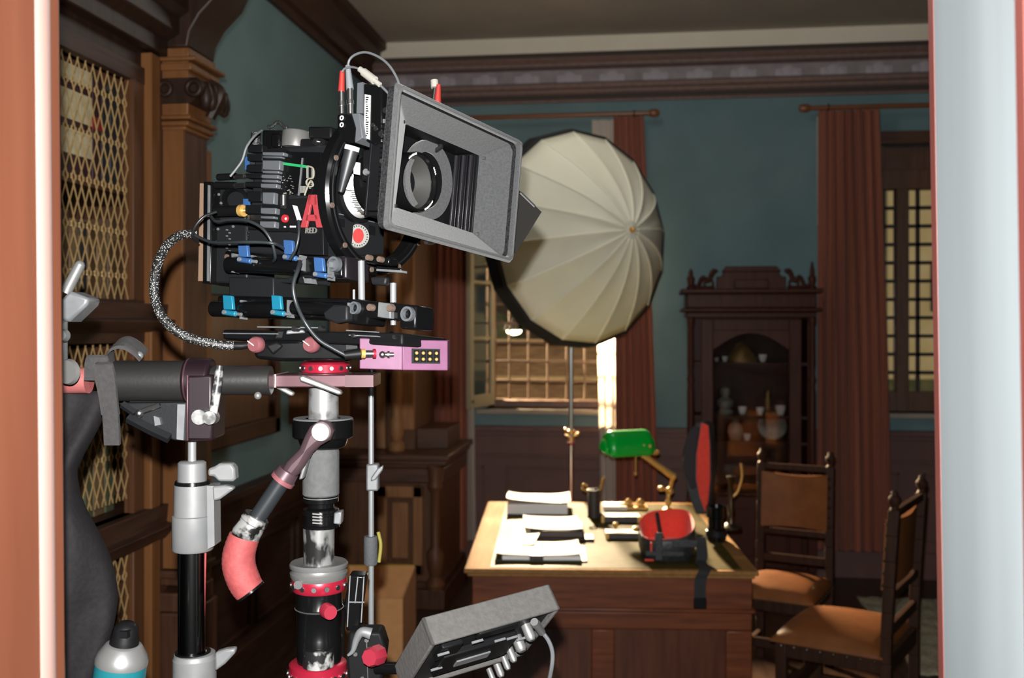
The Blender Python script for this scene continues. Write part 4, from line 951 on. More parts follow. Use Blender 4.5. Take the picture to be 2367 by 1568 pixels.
def rodV(m, xa, ya, xb, yb, rpx, v, seg=18):
    a, b = LV(xa, ya, v), LV(xb, yb, v); r = S(rpx, (a - EYE).dot(AX)); return m.cyl(a, b, r, seg=seg)
# ---- matte box
def rrect(c, rad, u, grow=0.):
    """c: four (v, w) corners TL TR BR BL; rounded ring of world points"""
    cen = sum((V(p) for p in c), V((0, 0))) / 4; out = []
    c = [V(p) + V((math.copysign(grow, p[0] - cen[0]), math.copysign(grow, p[1] - cen[1]))) for p in c]
    for i in range(4):
        p, a, b = c[i], (c[i - 1] - c[i]).normalized(), (c[(i + 1) % 4] - c[i]).normalized()
        for k in range(6):
            t = k / 5; q = p + a * rad * (1 - t) ** 2 + b * rad * t ** 2
            out.append(G(u, q.x, q.y))
    return out
def loft(m, rings, closed=False):
    n = len(rings[0]); vs = [p for r in rings for p in r]; K = len(rings)
    m.add(vs, [(k * n + i, k * n + (i + 1) % n, ((k + 1) % K) * n + (i + 1) % n, ((k + 1) % K) * n + i) for k in range(K if closed else K - 1) for i in range(n)])
    return m
lvw = lambda px, py, u: loc(LU(px, py, u)).yz
FO = [lvw(*p, 0.) for p in [(928, 206), (1204, 335), (1182, 595), (903, 516)]]
BU = -.052
BO = [lvw(*p, BU) for p in [(938, 287), (1108, 360), (1093, 539), (914, 479)]]
mb = part('matte_box')
m = MB(); loft(m, [rrect(FO, .012, -.004), rrect(FO, .012, 0, -.0015), rrect(FO, .010, 0, -.0055), rrect(FO, .008, -.005, -.008), rrect(BO, .003, BU), rrect(BO, .004, BU - .004, .008), rrect(FO, .012, -.018, -.004)], True)
m.build('hood', M_felt, mb, smooth=50)
m = MB(); loft(m, [rrect(FO, .012, -.003, .0012), rrect(FO, .012, -.016, .001), rrect(FO, .012, -.016, -.006), rrect(FO, .012, -.003, -.003)], True)
m.build('felt_edge', M_feltd, mb, smooth=50)
m = MB(); loft(m, [rrect(FO, .011, .0012, -.0015), rrect(FO, .011, .0012, -.004), rrect(FO, .011, -.001, -.004), rrect(FO, .011, -.001, -.0015)], True)
m.build('rim_bead', mat('pale_rim', (.075, .076, .077), .6), mb, smooth=50)
m = MB(); loft(m, [rrect(BO, .002, BU + .001, .001), rrect(BO, .002, BU + .001, -.002), rrect(BO, .002, BU - .003, -.002), rrect(BO, .002, BU - .003, .001)], True); m.build('opening_rim', M_charc, mb)
m = MB()
for p in [(929, 282), (1117, 366), (1103, 541), (911, 476)]:
    q = LU(*p, BU + .004); m.lathe([(0, .004), (.0022, .004), (.003, 0), (0, 0)], q, u_, 10)
m.build('rim_screw', M_steel, mb)
# filter stage behind the hood: four dark walls, striped tray edges on the far side
vs_ = [p.x for p in BO]; ws_ = [p.y for p in BO]; va, vb, wa, wb = min(vs_), max(vs_), min(ws_), max(ws_)
UB = -.096; m = MB()
def lbox(m, u0, u1, v0, v1, w0, w1): return m.obox(G(u0, v0, w0), u_ * (u1 - u0), v_ * (v1 - v0), w_ * (w1 - w0))
lbox(m, UB, BU - .002, vb, vb + .006, wa, wb); lbox(m, UB, BU - .002, va - .006, va, wa, wb); lbox(m, UB, BU - .002, va, vb, wb, wb + .006); lbox(m, UB, BU - .002, va, vb, wa - .006, wa); lbox(m, UB - .004, UB, va - .006, vb + .006, wa - .006, wb + .006)
m.build('filter_stage', M_blackm, mb, bevel=.001)
for k in range(6):
    u0 = BU - .004 - k * .0062; m = MB(); lbox(m, u0 - .0036, u0, vb - .005 - .0006 * k, vb, wa + .002, wb - .002)
    m.build('filter_tray', M_tray if k % 2 else M_tray2, mb, bevel=.0006) if False else m.build('filter_tray', mat('tray_edge_%s' % 'ab'[k % 2], (.024, .022, .026) if k % 2 else (.006, .006, .007), .35, metal=.3), mb, bevel=.0006)
fl = [(1200, 440), (1252, 490), (1192, 586), (1176, 580)]
MB().prism([W(a, b, 1.56) for a, b in fl], AX * .003).build('side_flag', mat('matte_flag', (.010, .0095, .0085), .8, spec=.1), mb)
MB().tube([W(1203, 446, 1.555), W(1236, 478, 1.555)], .0025, 8).build('flag_clip', M_steel, mb)
m = MB()
for (a, b) in [(1000, 556), (985, 558)]: m.cyl(LU(a, b, -.02), LU(a + (14 if b == 558 else 0), b + (2 if b == 558 else 8), -.02), .004, seg=10)
m.build('thumb_screw', M_steel, mb)
# ---- donut ring and lens
du = -.084; dc = LU(988, 417, du); dR = S(96, 1.40)
dn = part('lens')
MB().lathe([(dR * .70, .0), (dR * .985, .004), (dR, .0), (dR * .985, -.003), (dR * .70, -.003), (dR * .70, 0)], dc, u_, 40).build('light_donut', M_felt, dn)
lu = -.076; lc = LU(965, 421, lu); lR = S(70, 1.41)
MB().lathe([(lR * .86, 0), (lR * .9, .004), (lR * .97, .004), (lR, .001), (lR, -.02), (lR * .86, -.02), (lR * .86, 0)], lc, u_, 40).build('front_ring', M_black, dn)
x, y, z = frame(u_)
m = MB()
for a0, n in ((.35, 7), (3.6, 8), (5.2, 4)):
    for k in range(n):
        a = a0 + k * .075; c = lc + u_ * .0042 + (w_ * math.sin(a + PI / 2) + v_ * math.cos(a + PI / 2)) * lR * .935
        m.box(c, (.0008, .0016, .003), RIGAX)
m.build('ring_lettering', M_white, dn)
M_cone = mat('lens_inner_cone', (.030, .029, .027), .6, spec=.2)
pr = [(lR * .86, -.002)]; 
for k in range(9):
    r = lR * (.86 - .055 * k); pr += [(r, -.003 - .0025 * k), (r - .0012, -.0035 - .0025 * k)]
pr += [(lR * .36, -.027)]
MB().lathe(pr, lc, u_, 40).build('inner_barrel', M_cone, dn)
MB().lathe([(0, -.020), (lR * .2, -.0215), (lR * .34, -.025), (lR * .36, -.027), (0, -.029)], lc, u_, 32).build('front_glass', mat('coated_glass', (.02, .014, .012), .04, spec=.8, coat=1.), dn)
MB().lathe([(lR * .36, -.027), (lR * .38, -.021), (lR * .42, -.025)], lc, u_, 32).build('glass_retainer', M_silver, dn)
ax0 = lc - u_ * .02
MB().lathe([(lR * .9, 0), (lR * .95, -.03), (lR * 1.0, -.045), (lR * 1.05, -.05), (lR * 1.05, -.058), (lR * .8, -.06), (lR * .8, -.12), (0, -.12)], ax0, u_, 36).build('barrel', M_black, dn)
sc_ = part('focus_scale')
b0 = LU(862, 440, -.155); q = loc(b0)
MB().lathe([(.028, .010), (.035, .010), (.040, -.016), (.028, -.016)], G(-.162, q.y, q.z), u_, 36).build('scale_drum', mat('white_scale', (.50, .50, .48), .4), dn)
m = MB()
for k in range(26):
    a = PI + .2 + k * .075; c = G(-.162, q.y, q.z); d = v_ * math.cos(a) + w_ * math.sin(a)
    m.box(c + d * .0375 + u_ * .003, (.008 if k % 3 else .014, .0008, .0008), (u_, d, u_.cross(d)))
m.build('scale_mark', M_black, dn)
bpy.data.objects.remove(sc_)
m = MB(); m.lathe([(.036, 0), (.046, -.002), (.046, -.02), (.036, -.022)], G(-.176, q.y, q.z), u_, 36); m.build('focus_gear', M_blackm, dn)
# ---- big tilt ring
rc = LU(870, 452, -.150); rR = S(186, 1.45)
rg = part('tilt_ring')
MB().lathe([(rR * .84, .006), (rR * .86, .010), (rR * .97, .010), (rR, .006), (rR, -.008), (rR * .97, -.011), (rR * .84, -.011), (rR * .84, .006)], rc, u_, 72).build('ring', M_black, rg)
MB().lathe([(rR * .90, .0102), (rR * .905, .0115), (rR * .915, .0115), (rR * .92, .0102)], rc, u_, 72).build('ring_groove', M_charc, rg)
M_cop = mat('copper_screw', (.15, .105, .082), .4, metal=.4)
for a in (2.85, 3.45, 4.0, 4.62, 5.2, 5.75, .2, .9):
    p = rc + u_ * .011 + (v_ * math.cos(a) + w_ * math.sin(a)) * rR * .945; MB().lathe([(0, .002), (.0035, .002), (.004, 0), (0, 0)], p, u_, 12).build('ring_screw', M_cop, rg)
# ---- body
bd = part('camera_body'); vb0 = -.058
ua = loc(LV(572, 440, vb0)).x; ub = loc(LV(748, 440, vb0)).x; wt = loc(LV(650, 338, vb0)).z; wbm = loc(LV(650, 588, vb0)).z
m = MB(); lbox(m, ua + .004, ub, vb0 + .004, .062, wbm, wt); m.build('housing', M_charc, bd, bevel=.004)
m = MB()
for (x0, y0, x1, y1) in [(572, 334, 606, 352), (570, 356, 606, 372), (568, 380, 606, 398), (568, 402, 604, 412), (566, 420, 604, 432), (570, 442, 604, 466), (566, 474, 604, 494), (572, 508, 604, 530)]: sidebox(x0, y0, x1, y1, vb0 - .006, .012, m)
m.build('connector_block', M_blackm, bd, bevel=.0015)
m = MB()
for (y0, y1, x0, x1) in [(351, 359, 606, 656), (360.5, 364.5, 606, 650), (370, 392, 606, 647), (394, 400, 606, 644), (403, 412, 604, 643), (415, 421, 604, 641), (424, 434, 602, 640), (444, 471, 606, 634), (480, 494, 602, 638), (499, 505, 602, 634), (511, 526, 600, 636)]: side([(x0, y0), (x1, y0 + 1), (x1 - 1, y1 + 1), (x0, y1)], vb0 - .012, .016, m)
m.build('cooling_rib', M_rib, bd, bevel=.0015)
m = MB(); sidebox(606, 345, 660, 535, vb0 - .004, .01, m); m.build('rib_block', M_blackm, bd)
side([(648, 350), (742, 352), (742, 456), (640, 446)], vb0 - .003, .008).build('side_panel', M_black, bd, bevel=.001)
side([(646, 374), (712, 383), (711, 389), (646, 380)], vb0 - .005, .002).build('green_stripe', mat('green_tape', (.01, .22, .07), .6), bd)
side([(697, 365), (699, 365), (690, 452), (688, 452)], vb0 - .005, .002).build('panel_line', M_silver, bd)
m = MB(); rr = random.Random(5)
for k in range(26):
    xx = 650 + 26 * rr.random(); yy = 402 + 46 * rr.random() ** .8; sidebox(xx, yy, xx + 1.2 + 2 * rr.random(), yy + 1 + 1.5 * rr.random(), vb0 - .0042, .002, m)
for k in range(5): sidebox(694 + k * 3, 430, 695.2 + k * 3, 446, vb0 - .0042, .002, m)
for (a, b, c, d) in [(708, 384, 711, 412), (720, 386, 722, 414)]: sidebox(a, b, c, d, vb0 - .006, .002, m)
for a in range(8): sidebox(706 + 2 * a, 418 + 4 * a % 17, 709 + 2 * a, 420 + 4 * a % 17, vb0 - .006, .002, m)
m.build('panel_marking', mat('grey_print', (.16, .155, .14), .7), bd)
m = MB(); m.tube(smoothpath([LV(a, b, vb0 - .008) for a, b in [(712, 384), (724, 390), (724, 410), (712, 414), (708, 424), (716, 432), (724, 428), (718, 418), (708, 440), (704, 452)]], 5), .0012, 6); m.build('looped_string', mat('cream_string', (.2, .18, .14), .8), bd)
side([(640, 462), (745, 456), (748, 590), (692, 588), (690, 540), (640, 530)], vb0 - .003, .01).build('lower_panel', M_blackm, bd, bevel=.001)
m = MB(); knobV(m, 661, 506, vb0 - .004, 9.5, .004); m.build('record_button', mat('red_button', (.28, .015, .02), .45), bd)
m = MB(); knobV(m, 661, 506, vb0 - .008, 3, .001); sidebox(656, 523, 660, 526, vb0 - .005, .001, m); sidebox(670, 522, 683, 526, vb0 - .005, .001, m); m.build('button_mark', M_white, bd)
m = MB(); rodV(m, 655, 452, 655, 476, 7, vb0 - .012); rodV(m, 650, 478, 660, 480, 3, vb0 - .014); m.build('plug', M_steel, bd)
side([(676, 474), (684, 476), (694, 508), (687, 511)], vb0 - .012, .003).build('white_tag', M_white, bd)
# the red A and the embossed maker's mark
A_ = [(714, 450), (728, 450), (746, 526), (731, 526), (728, 510), (712, 510), (707, 526), (694, 526)]
m = MB(); vA = vb0 - .010
side([(713, 450), (722, 450), (708, 526), (694, 526)], vA, .004, m); side([(718, 450), (731, 450), (746, 526), (731, 526)], vA, .004, m); side([(708, 496), (733, 496), (735, 511), (706, 511)], vA, .004, m); side([(713, 450), (731, 450), (732, 474), (711, 474)], vA, .004, m)
m.build('letter_a', M_redtxt, bd, bevel=.0005)
pc = LV(719, 533, vb0 - .0045)
text('RED', 'maker_lettering', pc, u_, w_, S(13, 1.45), mat('pewter_letter', (.16, .155, .14), .4, metal=.2), bd, .001)
# front plate with round emblem
uf = ub + .004
front([(752, 470), (800, 478), (890, 498), (888, 590), (800, 592), (752, 560)], uf, .02).build('front_plate', M_charc, bd, bevel=.002)
front([(786, 494), (866, 513), (866, 515), (786, 496)], uf + .002, .003).build('plate_line', M_silver, bd)
m = MB(); front([(785, 505), (797, 508), (797, 526), (785, 522)], uf + .001, .002, m); front([(853, 520), (868, 524), (868, 545), (853, 541)], uf + .001, .002, m); front([(818, 508), (836, 512), (836, 516), (818, 512)], uf + .001, .002, m); m.build('plate_detail', M_blackm, bd)
ec = LU(825, 546, uf); er = S(29, 1.44)
M_em = mat('emblem_silver', (.22, .215, .2), .45, metal=.2)
exv = (v_ * .80 - u_ * .0)
m = MB().lathe([(0, .004), (er * .92, .004), (er, .002), (er, -.002), (0, -.002)], ec + u_ * .001, (u_ * .86 - v_ * .5).normalized(), 40); m.build('emblem', M_em, bd)
na = (u_ * .86 - v_ * .5).normalized(); xa = w_.cross(na).normalized(); m = MB()
m.prism([ec + na * .0052 + xa * (er * .46 * math.cos(t)) + w_ * (er * .60 * math.sin(t)) for t in [2 * PI * i / 28 for i in range(28)]], na * .0012); m.build('emblem_centre', mat('emblem_red', (.30, .01, .008), .5), bd)
m = MB()
for k in range(24):
    a = 2 * PI * k / 24; m.box(ec + na * .0052 + (xa * math.cos(a) + w_ * math.sin(a)) * er * .8, (.0008, .0012, .0022), (na, xa * -math.sin(a) + w_ * math.cos(a), xa * math.cos(a) + w_ * math.sin(a)))
m.build('emblem_lettering', M_charc, bd)
# top gear
m = MB(); p = LV(683, 343, -.03); m.lathe([(0, 0), (S(34, 1.46), 0), (S(34, 1.46), S(36, 1.46)), (S(31, 1.46), S(40, 1.46)), (0, S(40, 1.46))], p, w_, 32); m.build('silver_drum', M_bst, camt)
m = MB(); sidebox(605, 300, 650, 344, -.05, .05, m); sidebox(625, 308, 645, 340, -.054, .01, m); m.build('handle_mount', M_black, camt, bevel=.003)
M_knurl = mat('knurled_black', (.10, .10, .10), .5, col2=(.006, .006, .006), kind='voronoi', scale=420, lo=.2, hi=.45)
for q_ in [(592, 308, 590, 342, 12, -.03), (583, 500, 585, 580, 13, -.045)]: rodV(MB(), *q_).build('knurled_knob', M_knurl, camt)
m = MB(); sidebox(712, 292, 765, 320, -.03, .04, m); sidebox(655, 320, 745, 345, -.04, .06, m); m.build('top_plate', M_blackm, camt, bevel=.003)
m = MB(); rodV(m, 728, 328, 746, 330, 8, -.05); knobV(m, 732, 326, -.055, 5, .004); m.build('silver_pin', M_steel, camt)
m = MB()
for k in range(14): a = k / 13; m.sph(LV(622 + 40 * a, 293 - 8 * math.sin(PI * a) + 3 * math.sin(9 * a), -.03), S(5, 1.46), 8)
m.build('coiled_wire', mat('dark_wire', (.03, .03, .03), .3, metal=.5), camt)
# rear module, plate and connectors
rm = part('rear_module')
m = MB(); sidebox(482, 424, 566, 512, -.03, .07, m); sidebox(490, 512, 570, 655, -.035, .06, m); m.build('module_case', M_charc, rm, bevel=.003)
side([(462, 424), (470, 424), (468, 650), (458, 650)], -.045, .06).build('brown_edge_plate', mat('beige_plate', (.20, .13, .085), .6), rm)
side([(470, 420), (490, 420), (486, 655), (468, 655)], -.047, .07).build('black_plate', M_black, rm, bevel=.001)
side([(480, 428), (483, 428), (481, 650), (478, 650)], -.05, .003).build('bright_edge', M_silver, rm)
m = MB(); p = LV(545, 462, -.034)
m.lathe([(S(22, 1.5), .012), (S(30, 1.5), .010), (S(31, 1.5), 0), (S(20, 1.5), 0), (S(22, 1.5), .012)], p, (-v_ * .8 + u_ * .6).normalized(), 28); m.build('viewfinder_ring', M_black, rm)
m = MB()
for (a, b) in [(507, 450), (512, 470), (505, 530), (540, 524), (497, 590), (495, 630), (500, 560)]: knobV(m, a, b, -.036, 3.2, .002)
for k in range(8): sidebox(522 + (k % 2) * 6, 530 + k * 7, 525 + (k % 2) * 6, 533 + k * 7, -.037, .003, m)
m.build('small_screw', M_silver, rm)
m = MB()
for (a, b, c, d, r) in [(540, 408, 566, 409, 6), (546, 429, 568, 428, 6), (568, 405, 580, 405, 4), (570, 427, 582, 426, 4)]: rodV(m, a, b, c, d, r, -.055)
m.build('plug', M_steel, rm)
m = MB(); rodV(m, 505, 410, 545, 408, 8, -.055); rodV(m, 500, 428, 545, 429, 8, -.055); rodV(m, 500, 489, 552, 487, 12, -.06); m.build('plug_boot', M_rubber, rm)
m = MB(); rodV(m, 556, 487, 564, 487, 14, -.06); m.build('gold_collar', M_brass, rm)
m = MB(); rodV(m, 564, 487, 588, 486, 5, -.06); m.build('gold_pin', M_steel, rm)
for q_ in [(566, 362, 572, 392, -.064, .004), (562, 460, 574, 474, -.064, .004)]: sidebox(*q_).build('blue_tape', M_blue, rm)
# follow-focus motor, receiver and plugs ahead of the ring
ff = part('focus_motor'); vf = -.085
side([(778, 264), (812, 262), (826, 300), (822, 330), (800, 330), (780, 322)], vf, .045).build('motor_case', M_black, ff, bevel=.003)
side([(812, 262), (830, 262), (838, 318), (820, 330), (822, 296)], vf - .002, .03).build('motor_edge', M_rib, ff, bevel=.001)
m = MB()
for b in (273, 289):
    p = LV(791, b, vf - .0005); m.torus(p - v_ * .001, v_, S(4.6, 1.36), S(1.6, 1.36), 18, n=6)
m.build('lens_icon', M_white, ff)
m = MB(); side([(826, 192), (839, 190), (838, 262), (824, 262)], vf + .01, .03, m); m.build('bracket_plate', M_rib, ff)
side([(839, 192), (882, 200), (884, 330), (866, 338), (838, 322)], vf + .008, .04).build('receiver_case', M_black, ff, bevel=.003)
side([(843, 218), (855, 220), (853, 322), (841, 318)], vf + .006, .003).build('label_strip', M_white, ff)
m = MB(); rr = random.Random(8)
for k in range(18): yy = 224 + k * 5.2; sidebox(845 + rr.random() * 2, yy, 848 + rr.random() * 4, yy + 2.6, vf + .0055, .002, m)
m.build('label_print', M_black, ff)
a, b = LV(815, 338, vf - .01), LV(787, 446, vf - .01); dd_ = b - a
MB().lathe([(0, 0), (S(17, 1.36), 0), (S(16, 1.36), dd_.length * .3), (S(10, 1.36), dd_.length * .75), (S(7, 1.36), dd_.length * .98), (0, dd_.length)], a, dd_, 22).build('hand_cone', mat('grip_cone', (.016, .017, .019), .45), ff)
MB().lathe([(S(14, 1.36), 0), (S(17.5, 1.36), 0), (S(17.5, 1.36), .006), (S(14, 1.36), .006)], a, dd_, 22).build('white_ring', M_white, ff)
m = MB(); sidebox(836, 345, 870, 418, vf + .02, .012, m); sidebox(862, 230, 888, 330, vf + .03, .04, m); rodV(m, 862, 380, 890, 384, 16, vf + .02); m.build('clamp_block', M_blackm, ff, bevel=.003)
m = MB(); knobV(m, 853, 400, vf + .018, 8, .008); knobV(m, 853, 400, vf + .012, 5, .006); m.build('clamp_knob', M_silver, ff)
side([(817, 374), (830, 376), (829, 404), (817, 402)], vf + .012, .003).build('white_tag', M_white, ff)
side([(796, 405), (811, 408), (809, 440), (795, 437)], vf + .03, .003).build('white_tag', M_white, ff)
m = MB(); bar(884, 280, 873, 455, 0, 0, 0, m) if False else None
side([(882, 275), (889, 275), (880, 470), (872, 470)], vf + .01, .004).build('toothed_strip', M_silver, ff)
m = MB()
for k in range(16): side([(881 - k * .6, 285 + k * 11), (889 - k * .6, 285 + k * 11), (889 - k * .6, 289 + k * 11), (881 - k * .6, 289 + k * 11)], vf + .008, .003, m)
m.build('strip_mark', M_black, ff)
m = MB()
for (a, b, r) in [(898, 258, 7), (903, 285, 4), (876, 300, 6), (888, 312, 7), (890, 375, 6), (884, 482, 6), (890, 470, 5), (870, 292, 5)]: knobV(m, a, b, vf + .015, r, .008)
m.build('hex_screw', M_steel, ff)
m = MB(); sidebox(886, 215, 902, 470, vf + .03, .012, m); m.build('matte_clamp', M_blackm, ff, bevel=.003)
# plugs and cables on top
pg = part('signal_plug')
m = MB(); a, b = LV(791, 165, vf), LV(789, 212, vf); m.cyl(b, a, S(8, 1.36), S(6, 1.36), 14); m.build('red_boot', mat('red_rubber', (.26, .02, .015), .5), pg)
m = MB(); rodV(m, 789, 212, 790, 264, 6.5, vf); rodV(m, 789, 236, 790, 246, 8, vf); rodV(m, 809, 205, 810, 264, 7, vf); rodV(m, 809, 232, 810, 242, 8.5, vf); m.build('metal_plug', M_steel, pg)
m = MB(); a, b = LV(804, 152, vf), LV(809, 206, vf); m.cyl(b, a, S(9, 1.36), S(6, 1.36), 14); m.build('grey_boot', mat('grey_rubber', (.14, .15, .16), .5), pg)
m = MB(); rodV(m, 832, 160, 848, 172, 7, vf - .01); rodV(m, 841, 167, 866, 186, 10, vf - .01); rodV(m, 866, 186, 878, 196, 6, vf - .01); m.build('inline_connector', mat('pale_plug', (.26, .25, .22), .45), pg)
m = MB(); m.tube(smoothpath([LV(a, b, vf - .002) for a, b in [(804, 154), (808, 138), (822, 126), (846, 121), (876, 132), (900, 152), (918, 182), (925, 206)]], 6), S(3, 1.36), 8)
m.tube(smoothpath([LV(a, b, vf - .008) for a, b in [(791, 166), (798, 158), (815, 155), (834, 161)]], 5), S(2.6, 1.36), 8)
m.tube(smoothpath([LV(a, b, vf - .008) for a, b in [(876, 194), (892, 210), (905, 224)]], 5), S(3, 1.36), 8); m.build('thin_cable', M_lcab, pg)
m = MB(); rodV(m, 1004, 186, 1005, 203, 9, .06); m.build('pale_coupling', mat('pale_plug', (.3, .3, .3)), pg)
m = MB(); a, b = LV(1014, 196, .06), LV(1011, 242, .06); m.cyl(b, a, S(9, 1.5), S(5, 1.5), 12); m.build('red_boot', MATS['red_rubber'], pg)
m = MB(); rodV(m, 1006, 200, 1002, 230, 5, .062); m.build('plug_stem', M_cable, pg)
MB().tube([LV(1011, 240, .06), LV(1011, 262, .06), G(-.075, .05, wb - .004), G(-.09, .05, wb - .012)], .004, 8).build('plug_lead', M_cable, pg)
# ---- support rails and levers
rl = part('rod_support'); vr = -.072
m = MB(); bar(517, 600, 790, 622, 21, vr, .05, m); m.build('upper_rail', M_black, rl, bevel=.004)
m = MB(); rodV(m, 530, 612, 600, 613, 19, vr - .004); rodV(m, 600, 614, 690, 617, 18, vr - .004); m.build('upper_rod', M_black, rl)
m = MB(); sidebox(700, 592, 800, 645, vr + .004, .05, m); m.build('rod_block', M_plum2, rl, bevel=.003)
for (a, b, r) in [(778, 612, 17), (948, 727, 16), (826, 713, 14)]:
    p = LV(a, b, vr - .002); rr_ = S(r, 1.42); MB().lathe([(0, .001), (rr_ * .62, .001), (rr_ * .7, .008), (rr_, .008), (rr_, 0), (0, 0)], p, -v_, 24).build('rod_end', M_rib, rl)
m = MB()
for (a, b) in [(526, 594)]: knobV(m, a, b, vr - .002, 6, .003)
for (a, b, r) in [(862, 712, 8.5), (908, 713, 8.5), (858, 597, 7), (884, 601, 7)]: knobV(m, a, b, vr - .012, r, .008)
m.build('copper_screw', MATS['copper_screw'], rl)
m = MB()
for (a, b0_, b1_) in [(537, 586, 630), (580, 590, 628), (693, 590, 625), (759, 605, 648), (556, 694, 738), (665, 694, 734), (805, 700, 742)]: side([(a - 2, b0_), (a + 2.5, b0_), (a + 2, b1_), (a - 2.5, b1_)], vr - .010, .012, m)
m.build('steel_edge', M_silver, rl)
def lever(px, py, mm, dx=38, h=38):
    m = MB(); side([(px - 10, py - h), (px + 11, py - h + 2), (px + 14, py - 4), (px - 8, py - 4)], vr - .022, .006, m)
    rodV(m, px - 8, py + 2, px + dx - 16, py + 6, 6.5, vr - .020, 12); m.build('lever', mm, rl, bevel=.0012)
    m = MB(); rodV(m, px + dx - 16, py + 6, px + dx - 4, py + 7, 4, vr - .018, 10); knobV(m, px - 4, py + 2, vr - .026, 5, .003); m.build('lever_pin', M_silver, rl)
lever(559, 598, M_blue); lever(664, 592, M_blue); lever(734, 632, M_blue)
lever(524, 720, M_cyan); lever(636, 720, M_cyan)
m = MB(); bar(500, 706, 830, 715, 24, vr, .05, m); m.build('lower_rail', M_black, rl, bevel=.005)
m = MB(); rodV(m, 495, 714, 556, 715, 19, vr - .004); rodV(m, 560, 716, 665, 716, 19, vr - .004); rodV(m, 680, 712, 800, 716, 16, vr - .004); m.build('lower_rod', M_black, rl)
side([(800, 690), (962, 706), (960, 762), (924, 760), (922, 742), (850, 735), (848, 752), (800, 748)], vr - .004, .04).build('front_bracket', M_black, rl, bevel=.003)
side([(874, 698), (902, 702), (902, 737), (872, 733)], vr - .012, .01).build('grey_clamp', M_silver, rl, bevel=.001)
side([(745, 722), (770, 704), (802, 706), (802, 742), (776, 748), (750, 738)], vr - .016, .014).build('thumb_lever', M_charc, rl, bevel=.003)
for q_ in [(835, 604, 836, 694, 8, vr + .02), (909, 655, 909, 700, 7.5, vr + .03), (909, 735, 909, 752, 6.5, vr + .01), (818, 670, 818, 692, 3, vr)]: rodV(MB(), *q_).build('vertical_rod', M_chrome, rl)
side([(600, 642), (632, 642), (632, 706), (530, 706), (528, 640)], vr + .012, .04).build('battery_plate', M_charc, rl, bevel=.002)
m = MB(); rodV(m, 640, 648, 760, 655, 6, vr + .03); rodV(m, 675, 646, 700, 648, 9, vr + .03); m.build('cross_tube', M_charc, rl)
side([(700, 640), (718, 640), (722, 656), (704, 655)], vr + .005, .01).build('grey_tab', M_silver, rl)
m = MB(); side([(845, 590), (900, 596), (898, 612), (845, 608)], vr + .005, .02, m); rodV(m, 870, 620, 930, 624, 4, vr + .03); m.build('ring_clamp', M_black, rl, bevel=.002)
side([(855, 640), (893, 640), (890, 660), (858, 658)], vr + .01, .01).build('lock_knob', M_charc, rl, bevel=.003)
m = MB(); bar(870, 624, 930, 628, 2.5, vr, .01, m); m.build('bright_edge', M_silver, rl)
# ---- dovetail
side([(515, 762), (930, 770), (930, 800), (515, 785)], vr + .0, .10).build('dovetail_plate', M_blackm, rl, bevel=.003)
m = MB(); bar(594, 756, 745, 758, 1.6, vr - .006, .006, m); bar(515, 771, 640, 772, 1.4, vr - .006, .006, m); bar(800, 764, 870, 768, 1.2, vr - .006, .006, m); bar(806, 775, 872, 778, 1.2, vr - .006, .006, m); m.build('bright_edge', M_silver, rl)
m = MB(); knobV(m, 690, 761, vr - .006, 7, .01); knobV(m, 748, 760, vr - .006, 6, .008); knobV(m, 821, 777, vr - .006, 5, .006); knobV(m, 916, 780, vr - .006, 5, .006); m.build('plate_screw', M_steel, rl)
# ================================================================ STABILIZER (post, gimbal, stage)
DS = 1.43
def vc(m, px, prof, d=DS, seg=32):
    p = W(px, HY, d); return m.lathe([(S(r, d), CAMH - S(y - HY, d)) for y, r in prof], V((p.x, p.y, 0)), Z1, seg)
st = thing('camera_stabilizer', 'stabilizer post with red rings, grey grip and gimbal handle carrying the camera', 'camera stabilizer', W(742, HY, DS) * 1)
# the stage below the camera
def blk(poly, d, th, m=None): m = m or MB(); return m.prism([W(a, b, d) for a, b in poly], AX * th)
blk([(578, 788), (690, 786), (832, 790), (832, 826), (800, 836), (650, 836), (590, 830)], DS - .03, .10).build('stage', M_black, st, bevel=.005)
def knob(m, px, py, rpx, d, out):
    r = S(rpx, d); p = W(px, py, d); return m.lathe([(0, out), (r * .80, out), (r, out * .75), (r, out * .15), (r * .85, 0), (0, 0)], p, (-AX * .9 - RT * .42).normalized(), 24)
for k, (a, b) in enumerate([(600, 797), (727, 797)]):
    m = MB(); knob(m, a, b, 19, DS - .035, .014); kk = m.build('stage_knob', M_pink, st); m = MB()
    n_ = (-AX * .9 - RT * .42).normalized(); p = W(a, b, DS - .035) + n_ * .0142; m.box(p, (.018, .001, .0012), (( Z1 * -.6 + RT * .8).normalized(), n_, n_.cross((Z1 * -.6 + RT * .8).normalized()))); m.build('knob_mark', M_white, kk)
m = MB(); blk([(612, 798), (640, 790), (655, 800), (630, 822)], DS - .034, .01, m); blk([(640, 762), (700, 764), (712, 784), (630, 786)], DS - .01, .06, m); m.build('stage_clamp', M_blackm, st, bevel=.003)
m = MB(); blk([(662, 764), (700, 762), (706, 770), (660, 774)], DS - .034, .006, m); m.build('stage_latch', M_silver, st, bevel=.002)
blk([(800, 786), (826, 788), (826, 806), (800, 808)], DS - .035, .006).build('grey_tab', M_charc, st)
m = MB(); vc(m, 752, [(864, 40), (860, 54), (842, 56), (838, 52), (836, 40)]); m.build('red_collar', M_red, st)
m = MB()
for k in range(9):
    a = -PI / 2 + (k - 4) * .42; p = W(752, 850, DS); c = V((p.x, p.y, p.z)); d_ = RT * math.cos(a) + AX * math.sin(a)
    m.lathe([(0, .002), (.003, .002), (.0035, 0), (0, 0)], c + d_ * S(56, DS), d_, 10)
m.build('collar_screw', M_steel, st)
